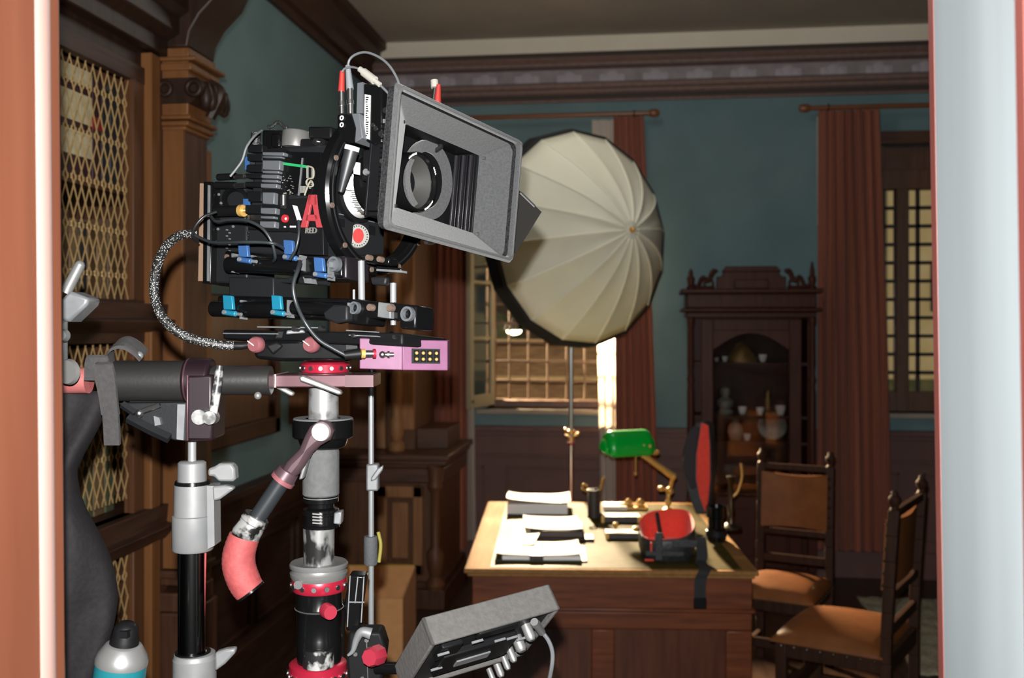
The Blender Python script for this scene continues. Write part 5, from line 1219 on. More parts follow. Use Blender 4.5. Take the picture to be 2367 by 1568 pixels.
vc(MB(), 752, [(868, 20), (868, 60), (862, 62), (862, 20)]).build('thin_washer', M_steel, st)
m = MB(); m.obox(W(632, 896, DS - .05), RT * S(232, DS - .05), AX * .075, Z1 * S(29, DS - .05)); m.build('cross_plate', M_mauve, st, bevel=.0015)
m = MB(); m.obox(W(632, 896.5, DS - .0515), RT * S(6, DS - .05), AX * .078, Z1 * S(31, DS - .05)); m.build('plate_end', mat('bare_end', (.25, .17, .17), .4, metal=.4), st)
m = MB(); m.obox(W(797, 895, DS - .0505), RT * S(66, DS - .05), AX * .02, Z1 * S(27, DS - .05)); m.build('plate_notch', mat('mauve_dark', (.05, .022, .026), .4, metal=.5), st)
m = MB(); blk([(690, 872), (700, 868), (788, 903), (790, 913), (780, 913), (694, 882)], DS - .066, .012, m); m.build('clamp_lever', M_bst, st, bevel=.002)
m = MB(); blk([(636, 897), (660, 897), (680, 908), (676, 917), (668, 915)], DS - .03, .01, m); m.build('rear_lever', M_bst, st, bevel=.002)
M_worn = mat('worn_steel', (.26, .26, .255), .32, metal=.5, col2=(.02, .02, .02), scale=55, detail=3, stretch=(1, 1, .5), lo=.44, hi=.58)
vc(MB(), 748, [(896, 0), (896, 34), (972, 35), (972, 0)]).build('upper_tube', mat('scuffed_chrome', (.34, .34, .34), .28, metal=.6, col2=(.06, .06, .06), scale=34, lo=.46, hi=.66), st)
m = MB(); vc(m, 747, [(968, 40), (968, 66), (972, 70), (1008, 70), (1012, 66), (1014, 58), (1030, 52), (1036, 44), (1036, 0)]); m.build('gimbal_ring', M_black, st)
vc(MB(), 747, [(967, 40), (966, 67), (969, 69)]).build('ring_edge', M_silver, st)
m = MB(); vc(m, 742, [(1034, 30), (1035, 40), (1045, 42), (1142, 42), (1146, 38), (1146, 0)]); m.build('post_grip', mat('grey_foam', (.062, .063, .064), .9, col2=(.075, .076, .077), scale=120, bump=.2), st)
m = MB(); vc(m, 742, [(1145, 40), (1160, 40), (1163, 30), (1172, 30), (1176, 41), (1182, 41), (1184, 43), (1188, 43), (1190, 38), (1210, 39), (1214, 43), (1218, 43), (1220, 30)]); m.build('post_clamp', M_black, st)
m = MB(); vc(m, 742, [(1146, 16), (1146, 40.5), (1150, 40.5)]); blk([(772, 1186), (790, 1183), (788, 1214), (770, 1212)], DS - .02, .02, m); m.build('clamp_buckle', M_silver, st, bevel=.002)
m = MB()
for k in range(4): blk([(722, 1187 + k * 7), (745, 1189 + k * 7), (745, 1192 + k * 7), (722, 1190 + k * 7)], DS - .0285, .006, m)
m.build('clamp_rib', M_bst, st)
vc(MB(), 737, [(1216, 0), (1216, 36), (1308, 35), (1308, 0)]).build('worn_tube', M_worn, st)
m = MB(); vc(m, 737, [(1302, 34), (1300, 50), (1299, 64), (1303, 67), (1310, 66), (1312, 60), (1318, 62), (1322, 66), (1330, 65), (1336, 62), (1338, 40)]); m.build('bearing_ring', M_bst2, st)
m = MB(); vc(m, 738, [(1334, 50), (1334, 61), (1338, 63), (1360, 62), (1364, 59), (1365, 40)]); m.build('red_ring', M_red, st)
m = MB()
for k in range(7):
    a = -PI / 2 + (k - 3) * .45; p = W(738, 1349, DS); d_ = RT * math.cos(a) + AX * math.sin(a); m.lathe([(0, .002), (.0035, .002), (.004, 0), (0, 0)], V(p) + d_ * S(62.5, DS), d_, 10)
for k in (0, 1): p = W(690 + 14 * k, 1352, DS - .034 + .006 * k); m.lathe([(0, .003), (.006, .003), (.006, 0), (0, 0)], p, -AX, 16)
m.build('ring_screw', M_steel, st)
m = MB(); vc(m, 738, [(1364, 0), (1364, 52), (1398, 53), (1402, 55), (1406, 52), (1470, 51), (1474, 53), (1538, 50), (1538, 0)]); m.build('lower_housing', M_black, st)
m = MB(); vc(m, 738, [(1403, 53), (1404, 56.5), (1407, 53)]); m.build('housing_rim', M_bst, st)
m = MB(); r = S(17, DS); m.lathe([(0, .016), (r * .9, .016), (r, .012), (r, 0), (0, 0)], W(754, 1411, DS - .040), (-AX * .8 + RT * .5), 22); m.build('red_knob', mat('red_knob', (.26, .018, .035), .4, metal=.2), st)
vc(MB(), 736, [(1498, 0), (1498, 36), (1540, 36), (1540, 0)], DS - .022).build('worn_sleeve', mat('worn_black', (.012, .012, .013), .4, col2=(.32, .32, .31), scale=48, detail=3, lo=.52, hi=.62, metal=.3), st)
m = MB(); vc(m, 735, [(1528, 40), (1528, 60), (1533, 66), (1600, 66), (1600, 0)]); m.build('lower_red_ring', M_red, st)
m = MB()
for k in range(9):
    a = -PI / 2 + (k - 4) * .38; p = W(735, 1556, DS); d_ = RT * math.cos(a) + AX * math.sin(a); m.lathe([(0, .002), (.005, .002), (.005, 0), (0, 0)], V(p) + d_ * S(66.5, DS), d_, 10)
m.build('lower_screw', M_steel, st)
m = MB(); vc(m, 735, [(1600, 30), (1600, 45), (2000, 45), (2003, 60), (2060, 60), (2060, 0)]); m.build('lower_post', M_black, st)
pz = W(738, HY, DS); m = MB()
for k in range(3):
    a = .5 + 2 * PI * k / 3; q = V((math.cos(a), math.sin(a), 0)); m.tube([V((pz.x, pz.y, .9)) + q * .03, V((pz.x, pz.y, 0)) + q * .40 + Z1 * .012], .012, 8)
m.cyl(V((pz.x, pz.y, .85)), V((pz.x, pz.y, 1.25)), .02); m.build('docking_stand', M_black, st)
blk([(806, 1330), (846, 1332), (836, 1400), (832, 1460), (800, 1460), (795, 1400)], DS - .01, .03).build('side_rail', M_black, st, bevel=.003)
m = MB()
for (x, y0, y1) in [(808, 1332, 1450), (826, 1334, 1395), (840, 1334, 1440)]: blk([(x, y0), (x + 2.5, y0), (x - 4, y1), (x - 6.5, y1)], DS - .012, .004, m)
blk([(805, 1391), (842, 1392), (842, 1394.5), (805, 1394)], DS - .012, .004, m); m.build('rail_edge', M_silver, st)
m = MB(); vc(m, 775, [(1390, 10), (1390, 22), (1568, 22), (1568, 10)], DS + .04); m.build('electronics_case', M_blackm, st)
# gimbal yoke + handle
m = MB(); yk = [(738, 972), (760, 978), (770, 998), (762, 1018), (735, 1034), (718, 1050), (700, 1082), (676, 1112), (645, 1093), (662, 1068), (690, 1040), (702, 1010), (714, 988)]
blk(yk, DS - .075, .026, m); m.build('gimbal_yoke', M_mauve2, st, bevel=.008)
r = S(23, DS - .08); MB().lathe([(0, .006), (r * .9, .006), (r, .003), (r, 0), (0, 0)], W(743, 998, DS - .0755), -AX - RT * .08 - Z1 * .05, 28).build('pivot_cap', mat('pale_pivot', (.32, .28, .28), .4, metal=.35), st)
blk([(706, 1062), (712, 1064), (700, 1108), (690, 1110), (697, 1085)], DS - .06, .016).build('yoke_tab', M_bst2, st, bevel=.002)
a, b = W(660, 1100, DS - .062), W(585, 1212, DS - .066)
MB().cyl(W(668, 1088, DS - .062), W(655, 1107, DS - .062), S(24, DS), S(27, DS)).build('yoke_socket', M_mauve2, st)
MB().cyl(W(657, 1105, DS - .062), W(651, 1113, DS - .062), S(28, DS)).build('socket_ring', M_pink, st)
MB().cyl(a, b, S(19, DS)).build('handle_rod', mat('handle_grey', (.02, .023, .026), .35, metal=.2), st)
m = MB(); a2, b2 = W(594, 1194, DS - .066), W(562, 1246, DS - .067); L_ = (b2 - a2).length
m.lathe([(S(18, DS), 0), (S(29, DS), 0), (S(31, DS), L_ * .25), (S(29, DS), L_ * .3), (S(31, DS), L_ * .5), (S(32, DS), L_ * .8), (S(30, DS), L_), (S(18, DS), L_)], a2, b2 - a2, 26); m.build('handle_clamp', M_worn2, st)
hp_ = smoothpath([W(565, 1240, DS - .067), W(553, 1278, DS - .068), (W(553, 1312, DS - .068)), W(566, 1348, DS - .068), W(578, 1366, DS - .068)], 8)
rs = [S(33 + 3 * math.sin(PI * i / (len(hp_) - 1)) + .7 * (i % 2), DS) for i in range(len(hp_))]
MB().tube(hp_, rs, 26).build('wrapped_handle', mat('red_grip_tape', (.22, .035, .035), .7, col2=(.26, .045, .045), scale=90, bump=.3), st)
m = MB(); e = hp_[-1]; dv = (hp_[-1] - hp_[-3]).normalized(); m.cyl(e, e + dv * .003, S(34, DS)); m.build('handle_end', M_black, st)
# ================================================================ PURPLE TRANSMITTER
pt = thing('video_transmitter', 'purple box with eight gold contacts, below the matte box', 'transmitter', W(934, 857, 1.35))
a = W(831, 853, 1.34); b = W(930, 856, 1.335); c = W(1035, 857, 1.36)
m = MB(); hh_ = S(71, 1.34); m.obox(a, b - a, AX * .05, Z1 * hh_); m.build('left_case', M_purple, pt, bevel=.0012)
m = MB(); m.obox(b, c - b, AX * .05, Z1 * S(70, 1.345)); m.build('right_case', M_purple, pt, bevel=.0012)
fx = (c - b).normalized(); fn_ = V((fx.y, -fx.x, 0)); fn_ = fn_ if fn_.dot(AX) < 0 else -fn_
o_ = b + fx * S(22, 1.34) + Z1 * S(16, 1.34)
m = MB(); m.obox(o_ + fn_ * .0005, fx * S(68, 1.35), fn_ * .002, Z1 * S(34, 1.35)); m.build('contact_frame', M_charc, pt)
for k in range(4):
    m = MB(); q = o_ + fx * S(3.5 + 16 * k, 1.35) + Z1 * S(3, 1.35) + fn_ * .002; m.obox(q, fx * S(14, 1.35), fn_ * .0015, Z1 * S(28, 1.35)); cc = m.build('contact_block', M_black, pt)
    m = MB()
    for j in (0, 1): m.sph(q + fx * S(7, 1.35) + Z1 * S(7 + 14 * j, 1.35) + fn_ * .0018, (.0024, .0024, .0024), 10)
    m.build('gold_contact', M_brass, cc)
m = MB(); m.cyl(W(842, 818, 1.318), W(862, 818, 1.322), S(8, 1.33)); m.cyl(W(882, 820, 1.326), W(910, 820, 1.33), S(5, 1.33)); m.sph(W(884, 820, 1.326), S(8, 1.33), 12); m.cyl(W(896, 820, 1.328), W(901, 820, 1.328), S(8, 1.33)); m.build('metal_plug', M_steel, pt)
MB().cyl(W(834, 818, 1.316), W(843, 818, 1.318), S(11, 1.33)).build('gold_collar', M_brass, pt)
MB().cyl(W(862, 818, 1.322), W(868, 818, 1.323), S(11, 1.33)).build('red_collar', M_red, pt)
MB().cyl(W(796, 822, 1.312), W(834, 818, 1.316), S(10, 1.32), S(13, 1.32)).build('plug_boot', M_rubber, pt)
m = MB(); m.tube([W(872, 783, 1.35), W(872, 772, 1.36)], .004, 8); m.tube([W(905, 783, 1.35), W(905, 772, 1.36)], .004, 8); m.build('mounting_pin', M_black, pt)
# ================================================================ CABLES
def cable(name, pts, rpx, mm, lab, d=None):
    P = smoothpath([W(*p) for p in pts], 7); return tag(MB().tube(P, S(rpx, 1.4), 10).build(name, mm, None), lab, 'cable')
M_braid = mat('braided_sleeve', (.34, .34, .33), .5, col2=(.006, .006, .006), kind='voronoi', scale=430, lo=.22, hi=.40)
bx = smoothpath([W(*p) for p in [(450, 540, 1.46), (412, 546, 1.44), (380, 576, 1.42), (360, 630, 1.40), (358, 690, 1.39), (382, 742, 1.38), (430, 778, 1.38), (500, 796, 1.385), (540, 800, 1.39)]], 10)
t = thing('braided_cable', 'thick braided black and white cable looping down left of the camera', 'cable', bx[0])
MB().tube(bx, S(11, 1.4), 12).build('sleeve', M_braid, t)
MB().tube([bx[-1], W(560, 800, 1.39), W(580, 797, 1.395)], [S(10, 1.4), S(9, 1.4), S(7, 1.4)], 10).build('cable_end', M_rubber, t)
cable('cable', [(800, 822, 1.31), (770, 806, 1.31), (735, 784, 1.31), (705, 745, 1.31), (684, 700, 1.30), (678, 660, 1.30), (688, 625, 1.31), (694, 605, 1.33)], 4.5, M_cable2, 'grey cable curving from the blue levers down to the purple box')
cable('cable', [(500, 490, 1.43), (470, 502, 1.42), (450, 526, 1.42), (446, 548, 1.43), (458, 560, 1.45)], 3.6, M_cable, 'short black cable bending down at the rear of the camera')
cable('cable', [(487, 500, 1.44), (500, 512, 1.42), (530, 508, 1.40), (570, 510, 1.38), (606, 528, 1.37), (628, 560, 1.37), (636, 594, 1.38), (632, 604, 1.40)], 3.6, M_cable2, 'thin dark cable arching across the rear module to the blue levers')
cable('cable', [(452, 545, 1.45), (490, 560, 1.42), (550, 560, 1.38), (600, 560, 1.37), (636, 564, 1.37), (655, 575, 1.40)], 3.8, M_cable2, 'dark cable running level across the lower rear of the camera')
cable('cable', [(605, 302, 1.47), (588, 315, 1.45), (570, 340, 1.44), (560, 370, 1.44), (545, 392, 1.44), (532, 408, 1.44)], 3., M_lcab, 'thin grey wire from the camera top to its rear connectors')
cable('cable', [(690, 510, 1.36), (691, 540, 1.35), (684, 575, 1.35), (670, 600, 1.36)], 3.2, M_cable2, 'short thin wire hanging beside the red letter')
# ================================================================ DOCKING ARM ON STAND
DD = 1.36
dk = thing('docking_bracket', 'dark horizontal docking arm with plum clamp, left of the stabilizer post', 'docking arm', W(450, 880, DD))
def hc(m, x0, x1, y, r, d=DD, y1=None, r1=None): return m.cyl(W(x0, y, d), W(x1, y if y1 is None else y1, d), S(r, d), S(r1 or r, d), 28)
M_tube = mat('arm_grey', (.016, .0155, .0145), .42, metal=.2, bump=.05, scale=200)
m = MB(); hc(m, 268, 440, 881, 47); m.build('main_tube', M_tube, dk)
m = MB(); hc(m, 490, 628, 880, 34); m.build('front_tube', M_tube, dk, bevel=.002)
m = MB(); hc(m, 430, 492, 880, 52); m.obox(W(430, 1020, DD - .03), RT * S(60, DD), AX * .06, Z1 * S(150, DD)); m.build('clamp_body', M_plum, dk, bevel=.004)
m = MB(); hc(m, 436, 441, 880, 53); m.obox(W(430, 1020, DD - .031), RT * S(5, DD), AX * .03, Z1 * S(150, DD)); m.build('clamp_edge', M_mauve, dk, bevel=.001)
m = MB(); m.tube([W(508, 846, DD - .04), W(504, 880, DD - .042), W(496, 935, DD - .044), (W(492, 962, DD - .044))], [S(9, DD), S(10, DD), S(10, DD), S(9, DD)], 10); m.build('clamp_lever', mat('worn_lever', (.02, .02, .022), .4, col2=(.34, .34, .33), scale=40, lo=.50, hi=.60), dk)
m = MB(); m.lathe([(0, .016), (S(15, DD), .016), (S(16, DD), 0), (0, 0)], W(492, 964, DD - .036), -AX, 20); m.lathe([(0, .012), (S(17, DD), .012), (S(18, DD), 0), (0, 0)], W(466, 963, DD - .03), -AX, 20); m.build('lever_nut', mat('worn_nut', (.10, .10, .098), .4, col2=(.28, .28, .275), scale=70, metal=.4, lo=.42, hi=.6), dk)
hc(MB(), 284, 296, 881, 46.5, DD, None, 46).build('tube_collar', M_charc, dk)
m = MB(); hc(m, 258, 272, 882, 42); m.build('tube_end', M_blackm, dk)
m = MB(); hc(m, 145, 206, 880, 30); m.build('red_roller', mat('dusty_red', (.22, .055, .055), .6, col2=(.27, .085, .08), scale=40), dk)
m = MB(); m.lathe([(0, .006), (S(26, DD), .006), (S(29, DD), 0), (S(12, DD), 0)], W(160, 860, DD - .06), -AX - RT * .3, 24); m.build('round_washer', M_bst2, dk); MB().sph(W(596, 915, DD - .02), S(9, DD), 10).build('grub_screw', M_bst2, dk)
blk([(272, 932), (440, 930), (440, 1022), (400, 1018), (340, 985)], DD - .012, .02).build('gusset', M_charc, dk, bevel=.002)
blk([(410, 935), (428, 935), (424, 1018), (408, 1016)], DD - .016, .01).build('gusset_edge', M_silver, dk)
m = MB(); m.tube([W(296, 966, DD - .02), W(345, 992, DD - .02), W(392, 1014, DD - .02)], S(12, DD), 4); m.tube([W(282, 935, DD - .02), W(312, 956, DD - .02)], S(9, DD), 4); m.build('gusset_strut', M_charc, dk)
m = MB(); m.tube([W(316, 956, DD - .026), W(370, 936, DD - .026)], S(6, DD), 8); m.sph(W(322, 956, DD - .026), S(10, DD), 10); m.build('safety_pin', M_steel, dk)
blk([(355, 962), (368, 966), (372, 982), (358, 985)], DD - .018, .008).build('white_wedge', M_silver, dk)
m = MB(); m.obox(W(300, 936, DD), RT * S(140, DD), AX * .006, Z1 * S(10, DD)); m.build('tube_saddle', M_blackm, dk)
# silver clamp behind the jamb
m = MB(); m.cyl(W(152, 676, 1.30), W(184, 614, 1.30), S(13, 1.3), S(12, 1.3)); m.sph(W(184, 614, 1.30), S(12, 1.3), 12); m.build('grip_pin', M_bst2, dk)
blk([(140, 742), (140, 692), (160, 672), (206, 690), (200, 706), (160, 744)], 1.29, .04).build('grip_head', M_silver, dk, bevel=.004)
m = MB(); m.lathe([(0, .01), (S(12, 1.3), .01), (S(15, 1.3), 0), (0, 0)], W(148, 776, 1.29), -AX, 20); m.tube([W(140, 740, 1.3), W(140, 860, 1.34)], S(16, 1.3), 10); m.build('grip_stem', M_silver, dk)
M_strap = mat('grey_webbing', (.022, .0205, .0205), .9, col2=(.028, .0265, .0265), scale=150, bump=.3)
def strap(pts, w_px, name, par, d):
    P = smoothpath([W(a, b, dd) for a, b, dd in pts], 6); n = len(P)
    return MB().grid(lambda u, v: P[round(u * (n - 1))] + RT * S(w_px * (v - .5), d) + AX * .0, n - 1, 2, thick=(0, .004, .0015)).build(name, M_strap, par, smooth=60)
# stand
sd = thing('docking_stand', 'heavy silver stand with wing knobs under the docking arm', 'stand', W(445, HY, DD))
p_ = W(445, HY, DD); base = V((p_.x, p_.y, 0))
vcs = lambda m, px, prof: vc(m, px, prof, DD, 28)
vcs(MB(), 444, [(1022, 0), (1022, 9.5), (1072, 9.5), (1072, 0)]).build('spigot', M_chrome, sd)
m = MB(); vcs(m, 444, [(1066, 0), (1066, 27), (1070, 32), (1112, 33), (1114, 30), (1114, 0)]); m.build('head_socket', M_alu, sd)
vcs(MB(), 445, [(1113, 30), (1112, 39), (1120, 40), (1122, 30)]).build('black_band', M_black, sd)
m = MB(); vcs(m, 446, [(1119, 30), (1120, 42), (1190, 43), (1192, 47), (1268, 47), (1272, 44), (1272, 0)]); blk([(478, 1124), (494, 1124), (496, 1262), (480, 1270)], DD - .02, .03, m); m.build('upper_sleeve', M_alu, sd)
vcs(MB(), 443, [(1270, 0), (1270, 31), (1512, 31), (1512, 0)]).build('chrome_tube', mat('dark_chrome', (.10, .10, .10), .2, metal=1.), sd)
MB().cyl(W(475, 1268, DD), W(470, 1460, DD), S(3, DD), seg=8).build('red_cable', mat('red_wire', (.2, .02, .02), .5), sd)
m = MB(); vcs(m, 450, [(1508, 32), (1510, 46), (1520, 47), (1522, 49), (1640, 49), (1640, 0)]); m.build('lower_sleeve', M_alu, sd)
vcs(MB(), 446, [(1507, 31), (1506, 40), (1512, 41)]).build('sleeve_band', M_black, sd)
def wing(px, py, pts, d, th=.014):
    m = MB(); blk([(px + a, py + b) for a, b in pts], d, th, m); return m.build('wing_knob', M_alu, sd, bevel=.003)
wing(480, 1092, [(0, -8), (14, -12), (26, -20), (54, -20), (62, -8), (64, 16), (58, 22), (24, 22), (14, 10), (0, 10)], DD - .02, .02)
wing(490, 1125, [(0, 0), (30, -2), (50, 2), (48, 8), (18, 30), (2, 34)], DD - .025)
wing(496, 1502, [(0, 8), (26, 0), (48, -2), (46, 10), (24, 34), (0, 52)], DD - .025)
vc(MB(), 446, [(1640, 0), (1640, 30), (2600, 30), (2600, 0)], DD).build('lower_tube', M_chrome, sd)
m = MB()
for k in range(3):
    a = 1.2 + 2 * PI * k / 3; q = V((math.cos(a), math.sin(a), 0)); m.tube([base + Z1 * .62 + q * .02, base + q * .36 + Z1 * .32, base + q * .44 + Z1 * .014], .014, 8)
m.cyl(base + Z1 * .55, base + Z1 * .68, .03); m.build('tripod_base', M_alu, sd)
# ================================================================ BLACK BAG ON STRAPS
bg = thing('equipment_bag', 'black cloth bag hanging by grey straps beside the left door jamb', 'bag', W(170, 1300, 1.38))
RB = [(905, 262), (950, 246), (1000, 222), (1045, 196), (1090, 176), (1140, 184), (1180, 200), (1220, 222), (1270, 248), (1320, 264), (1380, 273), (1440, 264), (1500, 246), (1560, 222), (1620, 200), (1700, 180)]
def rbx(y):
    for (a, xa), (b, xb) in zip(RB, RB[1:]):
        if a <= y <= b: return xa + (xb - xa) * (y - a) / (b - a)
    return RB[-1][1]
def bagf(u, v):
    y = 905 + 795 * v; xr = rbx(y); xl = 40; c = (xr + xl) / 2; h = (xr - xl) / 2; a = 2 * PI * u
    k = .75; ca, sa = math.cos(a), math.sin(a); ca = math.copysign(abs(ca) ** k, ca); sa = math.copysign(abs(sa) ** k, sa)
    f = 1 + .05 * math.sin(5 * u * PI * 2 + 3 * v) * math.sin(7 * v + 1) - .10 * math.exp(-((v - .24 - .1 * ca) / .05) ** 2) - .05 * math.exp(-((v - .66 + .06 * ca) / .03) ** 2)
    r = .075 * (.7 + .5 * math.sin(PI * min(1, v + .12))) * f
    return W(c + h * ca, y, 1.43 + r * sa + .012 * math.sin(9 * v + 4 * ca))
M_cloth = mat('black_bag_cloth', (.0095, .0085, .0095), .85, col2=(.0125, .0112, .0125), scale=140, bump=.2, spec=.2)
m = MB().grid(bagf, 48, 44); o_ = m.build('bag_body', M_cloth, bg, smooth=70, solid=.002, weld=True)
s_ = strap([(236, 860, 1.33), (238, 840, 1.31), (246, 870, 1.305), (252, 930, 1.305), (256, 985, 1.31), (258, 1030, 1.315)], 36, 'hanging_strap', bg, 1.31)
s_ = strap([(214, 880, 1.325), (216, 836, 1.32), (226, 828, 1.315), (244, 900, 1.31), (254, 960, 1.308)], 40, 'front_strap', bg, 1.31)
P = smoothpath([W(*p) for p in [(252, 870, 1.34), (250, 826, 1.33), (262, 806, 1.325), (285, 800, 1.325), (310, 812, 1.33), (328, 830, 1.335)]], 6); n = len(P)
MB().grid(lambda u, v: P[round(u * (n - 1))] + (AX * .030 + Z1 * .012) * (v - .3), n - 1, 3, thick=(.0, .0, .004)).build('looped_strap', M_strap, bg, smooth=60)
MB().sph(W(322, 822, 1.335), S(10, 1.33), 10).build('strap_buckle', M_silver, bg)
# ================================================================ SPRAY CAN on a small cart
DC = 1.22; pc_ = W(290, HY, DC)
yc = lambda z: HY + (CAMH - z) / DC * FPX
sp = thing('spray_can', 'teal spray can with black cap at the bottom left', 'spray can', V((pc_.x, pc_.y, 1.165)))
tilt = (Z1 + RT * .16 - AX * .05).normalized(); b0 = W(282, 1522, DC) - tilt * .15
cb = b0
MB().lathe([(0, 0), (.029, 0), (.030, .004), (.030, .145), (.0, .145)], cb, tilt, 32).build('can_body', mat('teal_print', (.01, .115, .135), .35, metal=.1), sp)
MB().lathe([(.0302, .10), (.0302, .132)], cb, tilt, 32, 3.6, 4.9).build('white_print', M_white, sp)
MB().lathe([(.0305, .144), (.0305, .150), (.028, .156), (.0215, .166), (.019, .168), (0, .168)], cb, tilt, 32).build('can_shoulder', M_bst2, sp)
MB().lathe([(.017, .167), (.0165, .174), (.015, .178), (.014, .188), (.008, .194), (0, .195)], cb, tilt, 24).build('nozzle_cap', M_rubber, sp)
MB().box(cb + tilt * .184 - AX * .012 + RT * .004, (.010, .012, .008)).build('nozzle', M_blackm, sp)
zb_ = cb.z - .006
ct = thing('equipment_cart', 'black equipment cart just below the spray can', 'cart', V((pc_.x, pc_.y, 0)))
cc = V((cb.x - .02, cb.y - .02, 0))
MB().box(cc + Z1 * (zb_ - .012), (.16, .16, .022)).build('tray', M_blackm, ct, bevel=.004)
for a in (-1, 1):
    for b in (-1, 1): MB().box(cc + V((a * .065, b * .065, (zb_ - .02) / 2)), (.018, .018, zb_ - .02)).build('leg', M_blackm, ct)
# ================================================================ THIN STEEL POLE STAND behind
DP = 1.75; pp = W(857, HY, DP); pb_ = V((pp.x, pp.y, 0))
ps = thing('pole_stand', 'thin steel pole stand with grey clamp, between stabilizer and cardboard box', 'stand', pb_)
vcp = lambda m, px, prof: vc(m, px, prof, DP, 20)
vcp(MB(), 858, [(800, 0), (800, 6.5), (2750, 6.5), (2750, 0)]).build('pole', M_chrome, ps)
m = MB(); m.obox(W(846, 1136, DP - .012), RT * S(28, DP), AX * .024, Z1 * S(62, DP)); m.build('clamp_block', M_silver, ps, bevel=.003)
blk([(858, 1104), (872, 1084), (886, 1076), (884, 1088), (868, 1110), (856, 1114)], DP - .018, .01).build('clamp_lever', M_silver, ps, bevel=.002)
m = MB(); vcp(m, 857, [(1240, 6), (1240, 15), (1246, 16), (1302, 16), (1306, 14), (1306, 6)]); m.build('foam_sleeve', mat('grey_sleeve', (.06, .062, .066), .8, bump=.3, scale=200), ps)
MB().tube(smoothpath([W(874, 1230, DP), W(880, 1260, DP), W(876, 1300, DP)], 5), S(4, DP), 8).build('yellow_cord', mat('yellow_cord', (.22, .19, .03), .7), ps)
m = MB()
for k in range(3):
    a = .9 + 2 * PI * k / 3; q = V((math.cos(a), math.sin(a), 0)); m.tube([pb_ + Z1 * .4 + q * .01, pb_ + q * .30 + Z1 * .01], .008, 8)
m.build('tripod_leg', M_chrome, ps)
# clamp with red knob at the bottom, holds the monitor
mk = thing('monitor_clamp', 'small black clamp with red knob beside the monitor', 'clamp', W(860, 1520, 1.40))
blk([(806, 1462), (880, 1462), (892, 1500), (880, 1600), (806, 1600), (800, 1520)], 1.39, .04).build('clamp_body', M_blackm, mk, bevel=.004)
m = MB(); m.tube(smoothpath([W(858, 1466, 1.37), W(836, 1462, 1.37), (W(824, 1480, 1.37)), W(816, 1505, 1.37), W(804, 1516, 1.37)], 5), [S(14, 1.37) - S(11, 1.37) * i / 20 for i in range(21)], 10); m.build('clamp_lever', M_silver, mk)
r = S(24, 1.37); m = MB(); m.lathe([(0, .03), (r * .8, .03), (r, .022), (r, .006), (r * .7, 0), (0, 0)], W(880, 1512, 1.375), -AX * .8 - RT * .35 + Z1 * .1, 8); m.build('red_knob', MATS['red_knob'], mk, smooth=20)
m = MB()
for (a, b) in [(822, 1512), (838, 1568), (848, 1480)]: m.lathe([(0, .003), (S(5, 1.38), .003), (S(5, 1.38), 0), (0, 0)], W(a, b, 1.388), -AX, 12)
blk([(846, 1478), (848, 1478), (852, 1590), (850, 1590)], 1.388, .003, m); m.build('clamp_screw', M_steel, mk)
m = MB(); m.cyl(W(870, 1545, 1.39), W(925, 1545, 1.375), S(14, 1.38)); m.build('clamp_arm', M_black, mk)
# ================================================================ MONITOR (seen from behind, tilted)
U2 = (Z1 * .955 + AX * .296).normalized(); D2 = (AX * .955 - Z1 * .296).normalized()
e1 = (RT * 1 + U2 * .28 + D2 * .5).normalized(); e2 = (RT * -.62 - U2 * .79 + D2 * 1.68); e2 = (e2 - e1 * e2.dot(e1)).normalized(); nn = e1.cross(e2).normalized(); nb = -nn
P0 = W(975, 1428, 1.27); L1, L2, TH = .187, .15, .037
mn = thing('monitor', 'grey hooded field monitor seen from behind, tilted, with silver plugs', 'monitor', W(1060, 1560, 1.33))
def mbx(m, a0, a1, b0, b1, t0, t1): return m.obox(P0 + e1 * a0 + e2 * b0 + nb * t0, e1 * (a1 - a0), e2 * (b1 - b0), nb * (t1 - t0))
M_hood = mat('grey_hood', (.052, .049, .046), .9, col2=(.064, .061, .057), scale=160, bump=.25)
m = MB(); mbx(m, 0, L1, 0, .006, 0, TH); mbx(m, 0, .006, 0, L2, 0, TH); mbx(m, L1 - .006, L1, 0, L2, 0, TH); mbx(m, 0, L1, L2 - .006, L2, 0, TH); m.build('hood', M_hood, mn, bevel=.002)
m = MB(); mbx(m, .006, L1 - .006, .006, L2 - .006, 0, TH - .006); m.build('back_case', M_charc, mn, bevel=.002)
m = MB(); mbx(m, .02, .05, .02, .06, TH - .006, TH + .002); mbx(m, .07, .13, .012, .03, TH - .006, TH); mbx(m, .03, .14, .05, .11, TH - .006, TH + .004); m.build('back_module', M_blackm, mn, bevel=.002)
m = MB(); mbx(m, .055, .105, .074, .09, TH + .003, TH + .006); m.build('white_label', M_silver, mn)
m = MB()
for (a, b) in [(.06, .02), (.015, .03), (.02, .08), (.12, .045), (.1, .04), (.14, .06)]: mbx(MB(), a, a + .016, b, b + .002, TH + .003, TH + .006).build('edge_line', M_silver, mn)
for k, (px, py, r) in enumerate([(1222, 1462, 12), (1200, 1488, 13), (1182, 1512, 9), (1168, 1530, 8), (1153, 1547, 9), (1136, 1562, 7)]):
    p = hitp(px, py, P0 + nb * (TH + .004), nn); m = MB(); r_ = S(r, (p - EYE).dot(AX))
    m.lathe([(0, .012), (r_ * .6, .012), (r_, .008), (r_, -.010), (0, -.010)], p, nb, 16); m.build('socket_plug', M_bst2, mn)
q0 = hitp(1235, 1438, P0 + nb * TH, nn)
m = MB(); m.cyl(q0, W(1252, 1462, 1.37), S(9, 1.37)); m.cyl(W(1226, 1428, 1.36), W(1240, 1445, 1.365), S(11, 1.37)); m.build('cable_plug', M_bst2, mn)
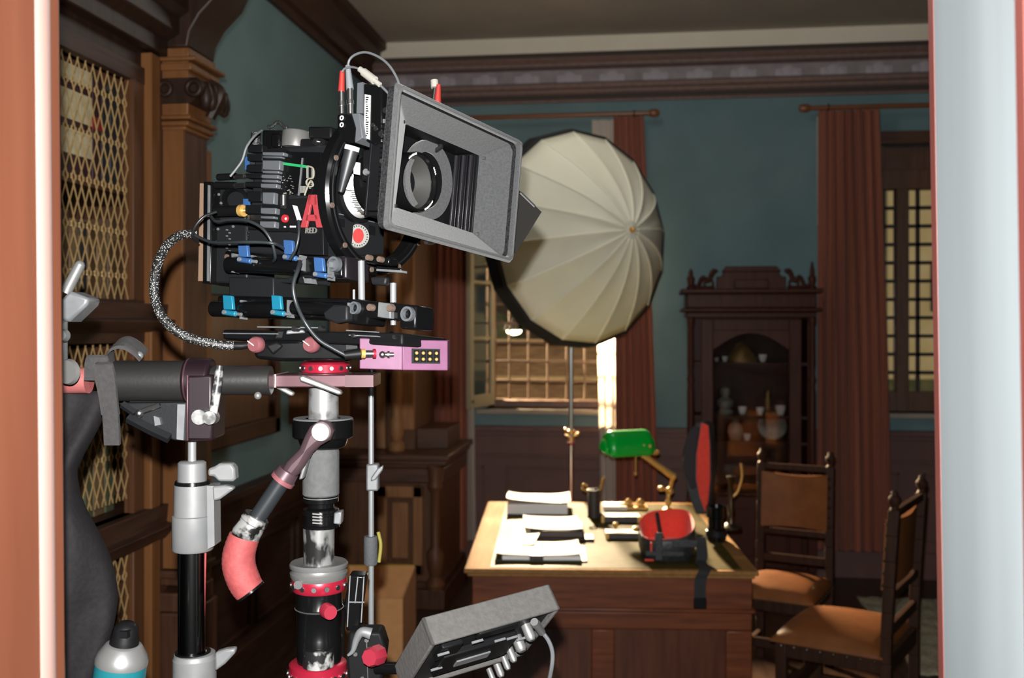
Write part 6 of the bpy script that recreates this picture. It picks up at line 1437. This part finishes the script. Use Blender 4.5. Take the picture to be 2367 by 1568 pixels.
MB().tube(smoothpath([W(1250, 1458, 1.37), W(1268, 1482, 1.37), W(1277, 1510, 1.37), W(1275, 1545, 1.37), W(1264, 1590, 1.38), W(1240, 1640, 1.39)], 6), S(5, 1.37), 8).build('cable', M_lcab, mn)
# ================================================================ LIGHT
def lamp(name, typ, loc, energy, col, size=.1, target=None, **k):
    d = bpy.data.lights.new(name, typ); d.energy = energy; d.color = col
    if typ in ('POINT', 'SPOT'): d.shadow_soft_size = size
    if typ == 'AREA': d.size = size
    for a, b in k.items(): setattr(d, a, b)
    o = bpy.data.objects.new(name, d); COL.objects.link(o); o.location = loc
    if target is not None: o.rotation_euler = (V(target) - V(loc)).to_track_quat('-Z', 'Y').to_euler()
    return o
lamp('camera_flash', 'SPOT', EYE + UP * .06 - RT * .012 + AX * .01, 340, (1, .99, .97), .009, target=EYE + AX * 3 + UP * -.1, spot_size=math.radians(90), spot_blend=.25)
s1 = V((-1.3, 10.2, 3.7)); lamp('film_light', 'SPOT', s1, 20000, (1, .80, .52), .12, target=(.12, 4.7, .85), spot_size=math.radians(18.5), spot_blend=.3)
s2 = V((-2.6, 10.0, 2.75)); lamp('film_light', 'SPOT', s2, 13000, (1, .72, .42), .12, target=(1.1, 4.9, .5), spot_size=math.radians(22), spot_blend=.3)
lamp('sun', 'SUN', (0, -5, 10), 1.6, (1, .88, .66), .1, target=(.8, 0, 5.5))
lamp('room_fill', 'POINT', (-.2, 4.7, 3.42), 20, (1, .95, .88), .25)  # unseen fill light added to brighten walls and cornice, no fixture
wd = bpy.data.worlds.new('sky'); SC.world = wd; wd.use_nodes = True
wd.node_tree.nodes['Background'].inputs[0].default_value = (.75, .85, 1, 1); wd.node_tree.nodes['Background'].inputs[1].default_value = .12
# ================================================================ CAMERA
cd = bpy.data.cameras.new('camera'); cam = bpy.data.objects.new('camera', cd); COL.objects.link(cam)
cam.location = EYE; cam.rotation_euler = (PI / 2, 0, YAW)
cd.sensor_width = 36; cd.lens = 36 * FPX / 2367; cd.shift_y = -(784 - HY) / 2367; cd.clip_start = .02; cd.clip_end = 100
cd.dof.use_dof = True; cd.dof.focus_distance = 1.42; cd.dof.aperture_fstop = 6.3
SC.camera = cam
SC.view_settings.view_transform = 'Standard'; SC.view_settings.look = 'None'; SC.view_settings.gamma = 1; SC.view_settings.exposure = 0; SC.view_settings.use_curve_mapping = False
SC.cycles.max_bounces = 8; SC.cycles.use_denoising = True
bpy.context.view_layer.update()
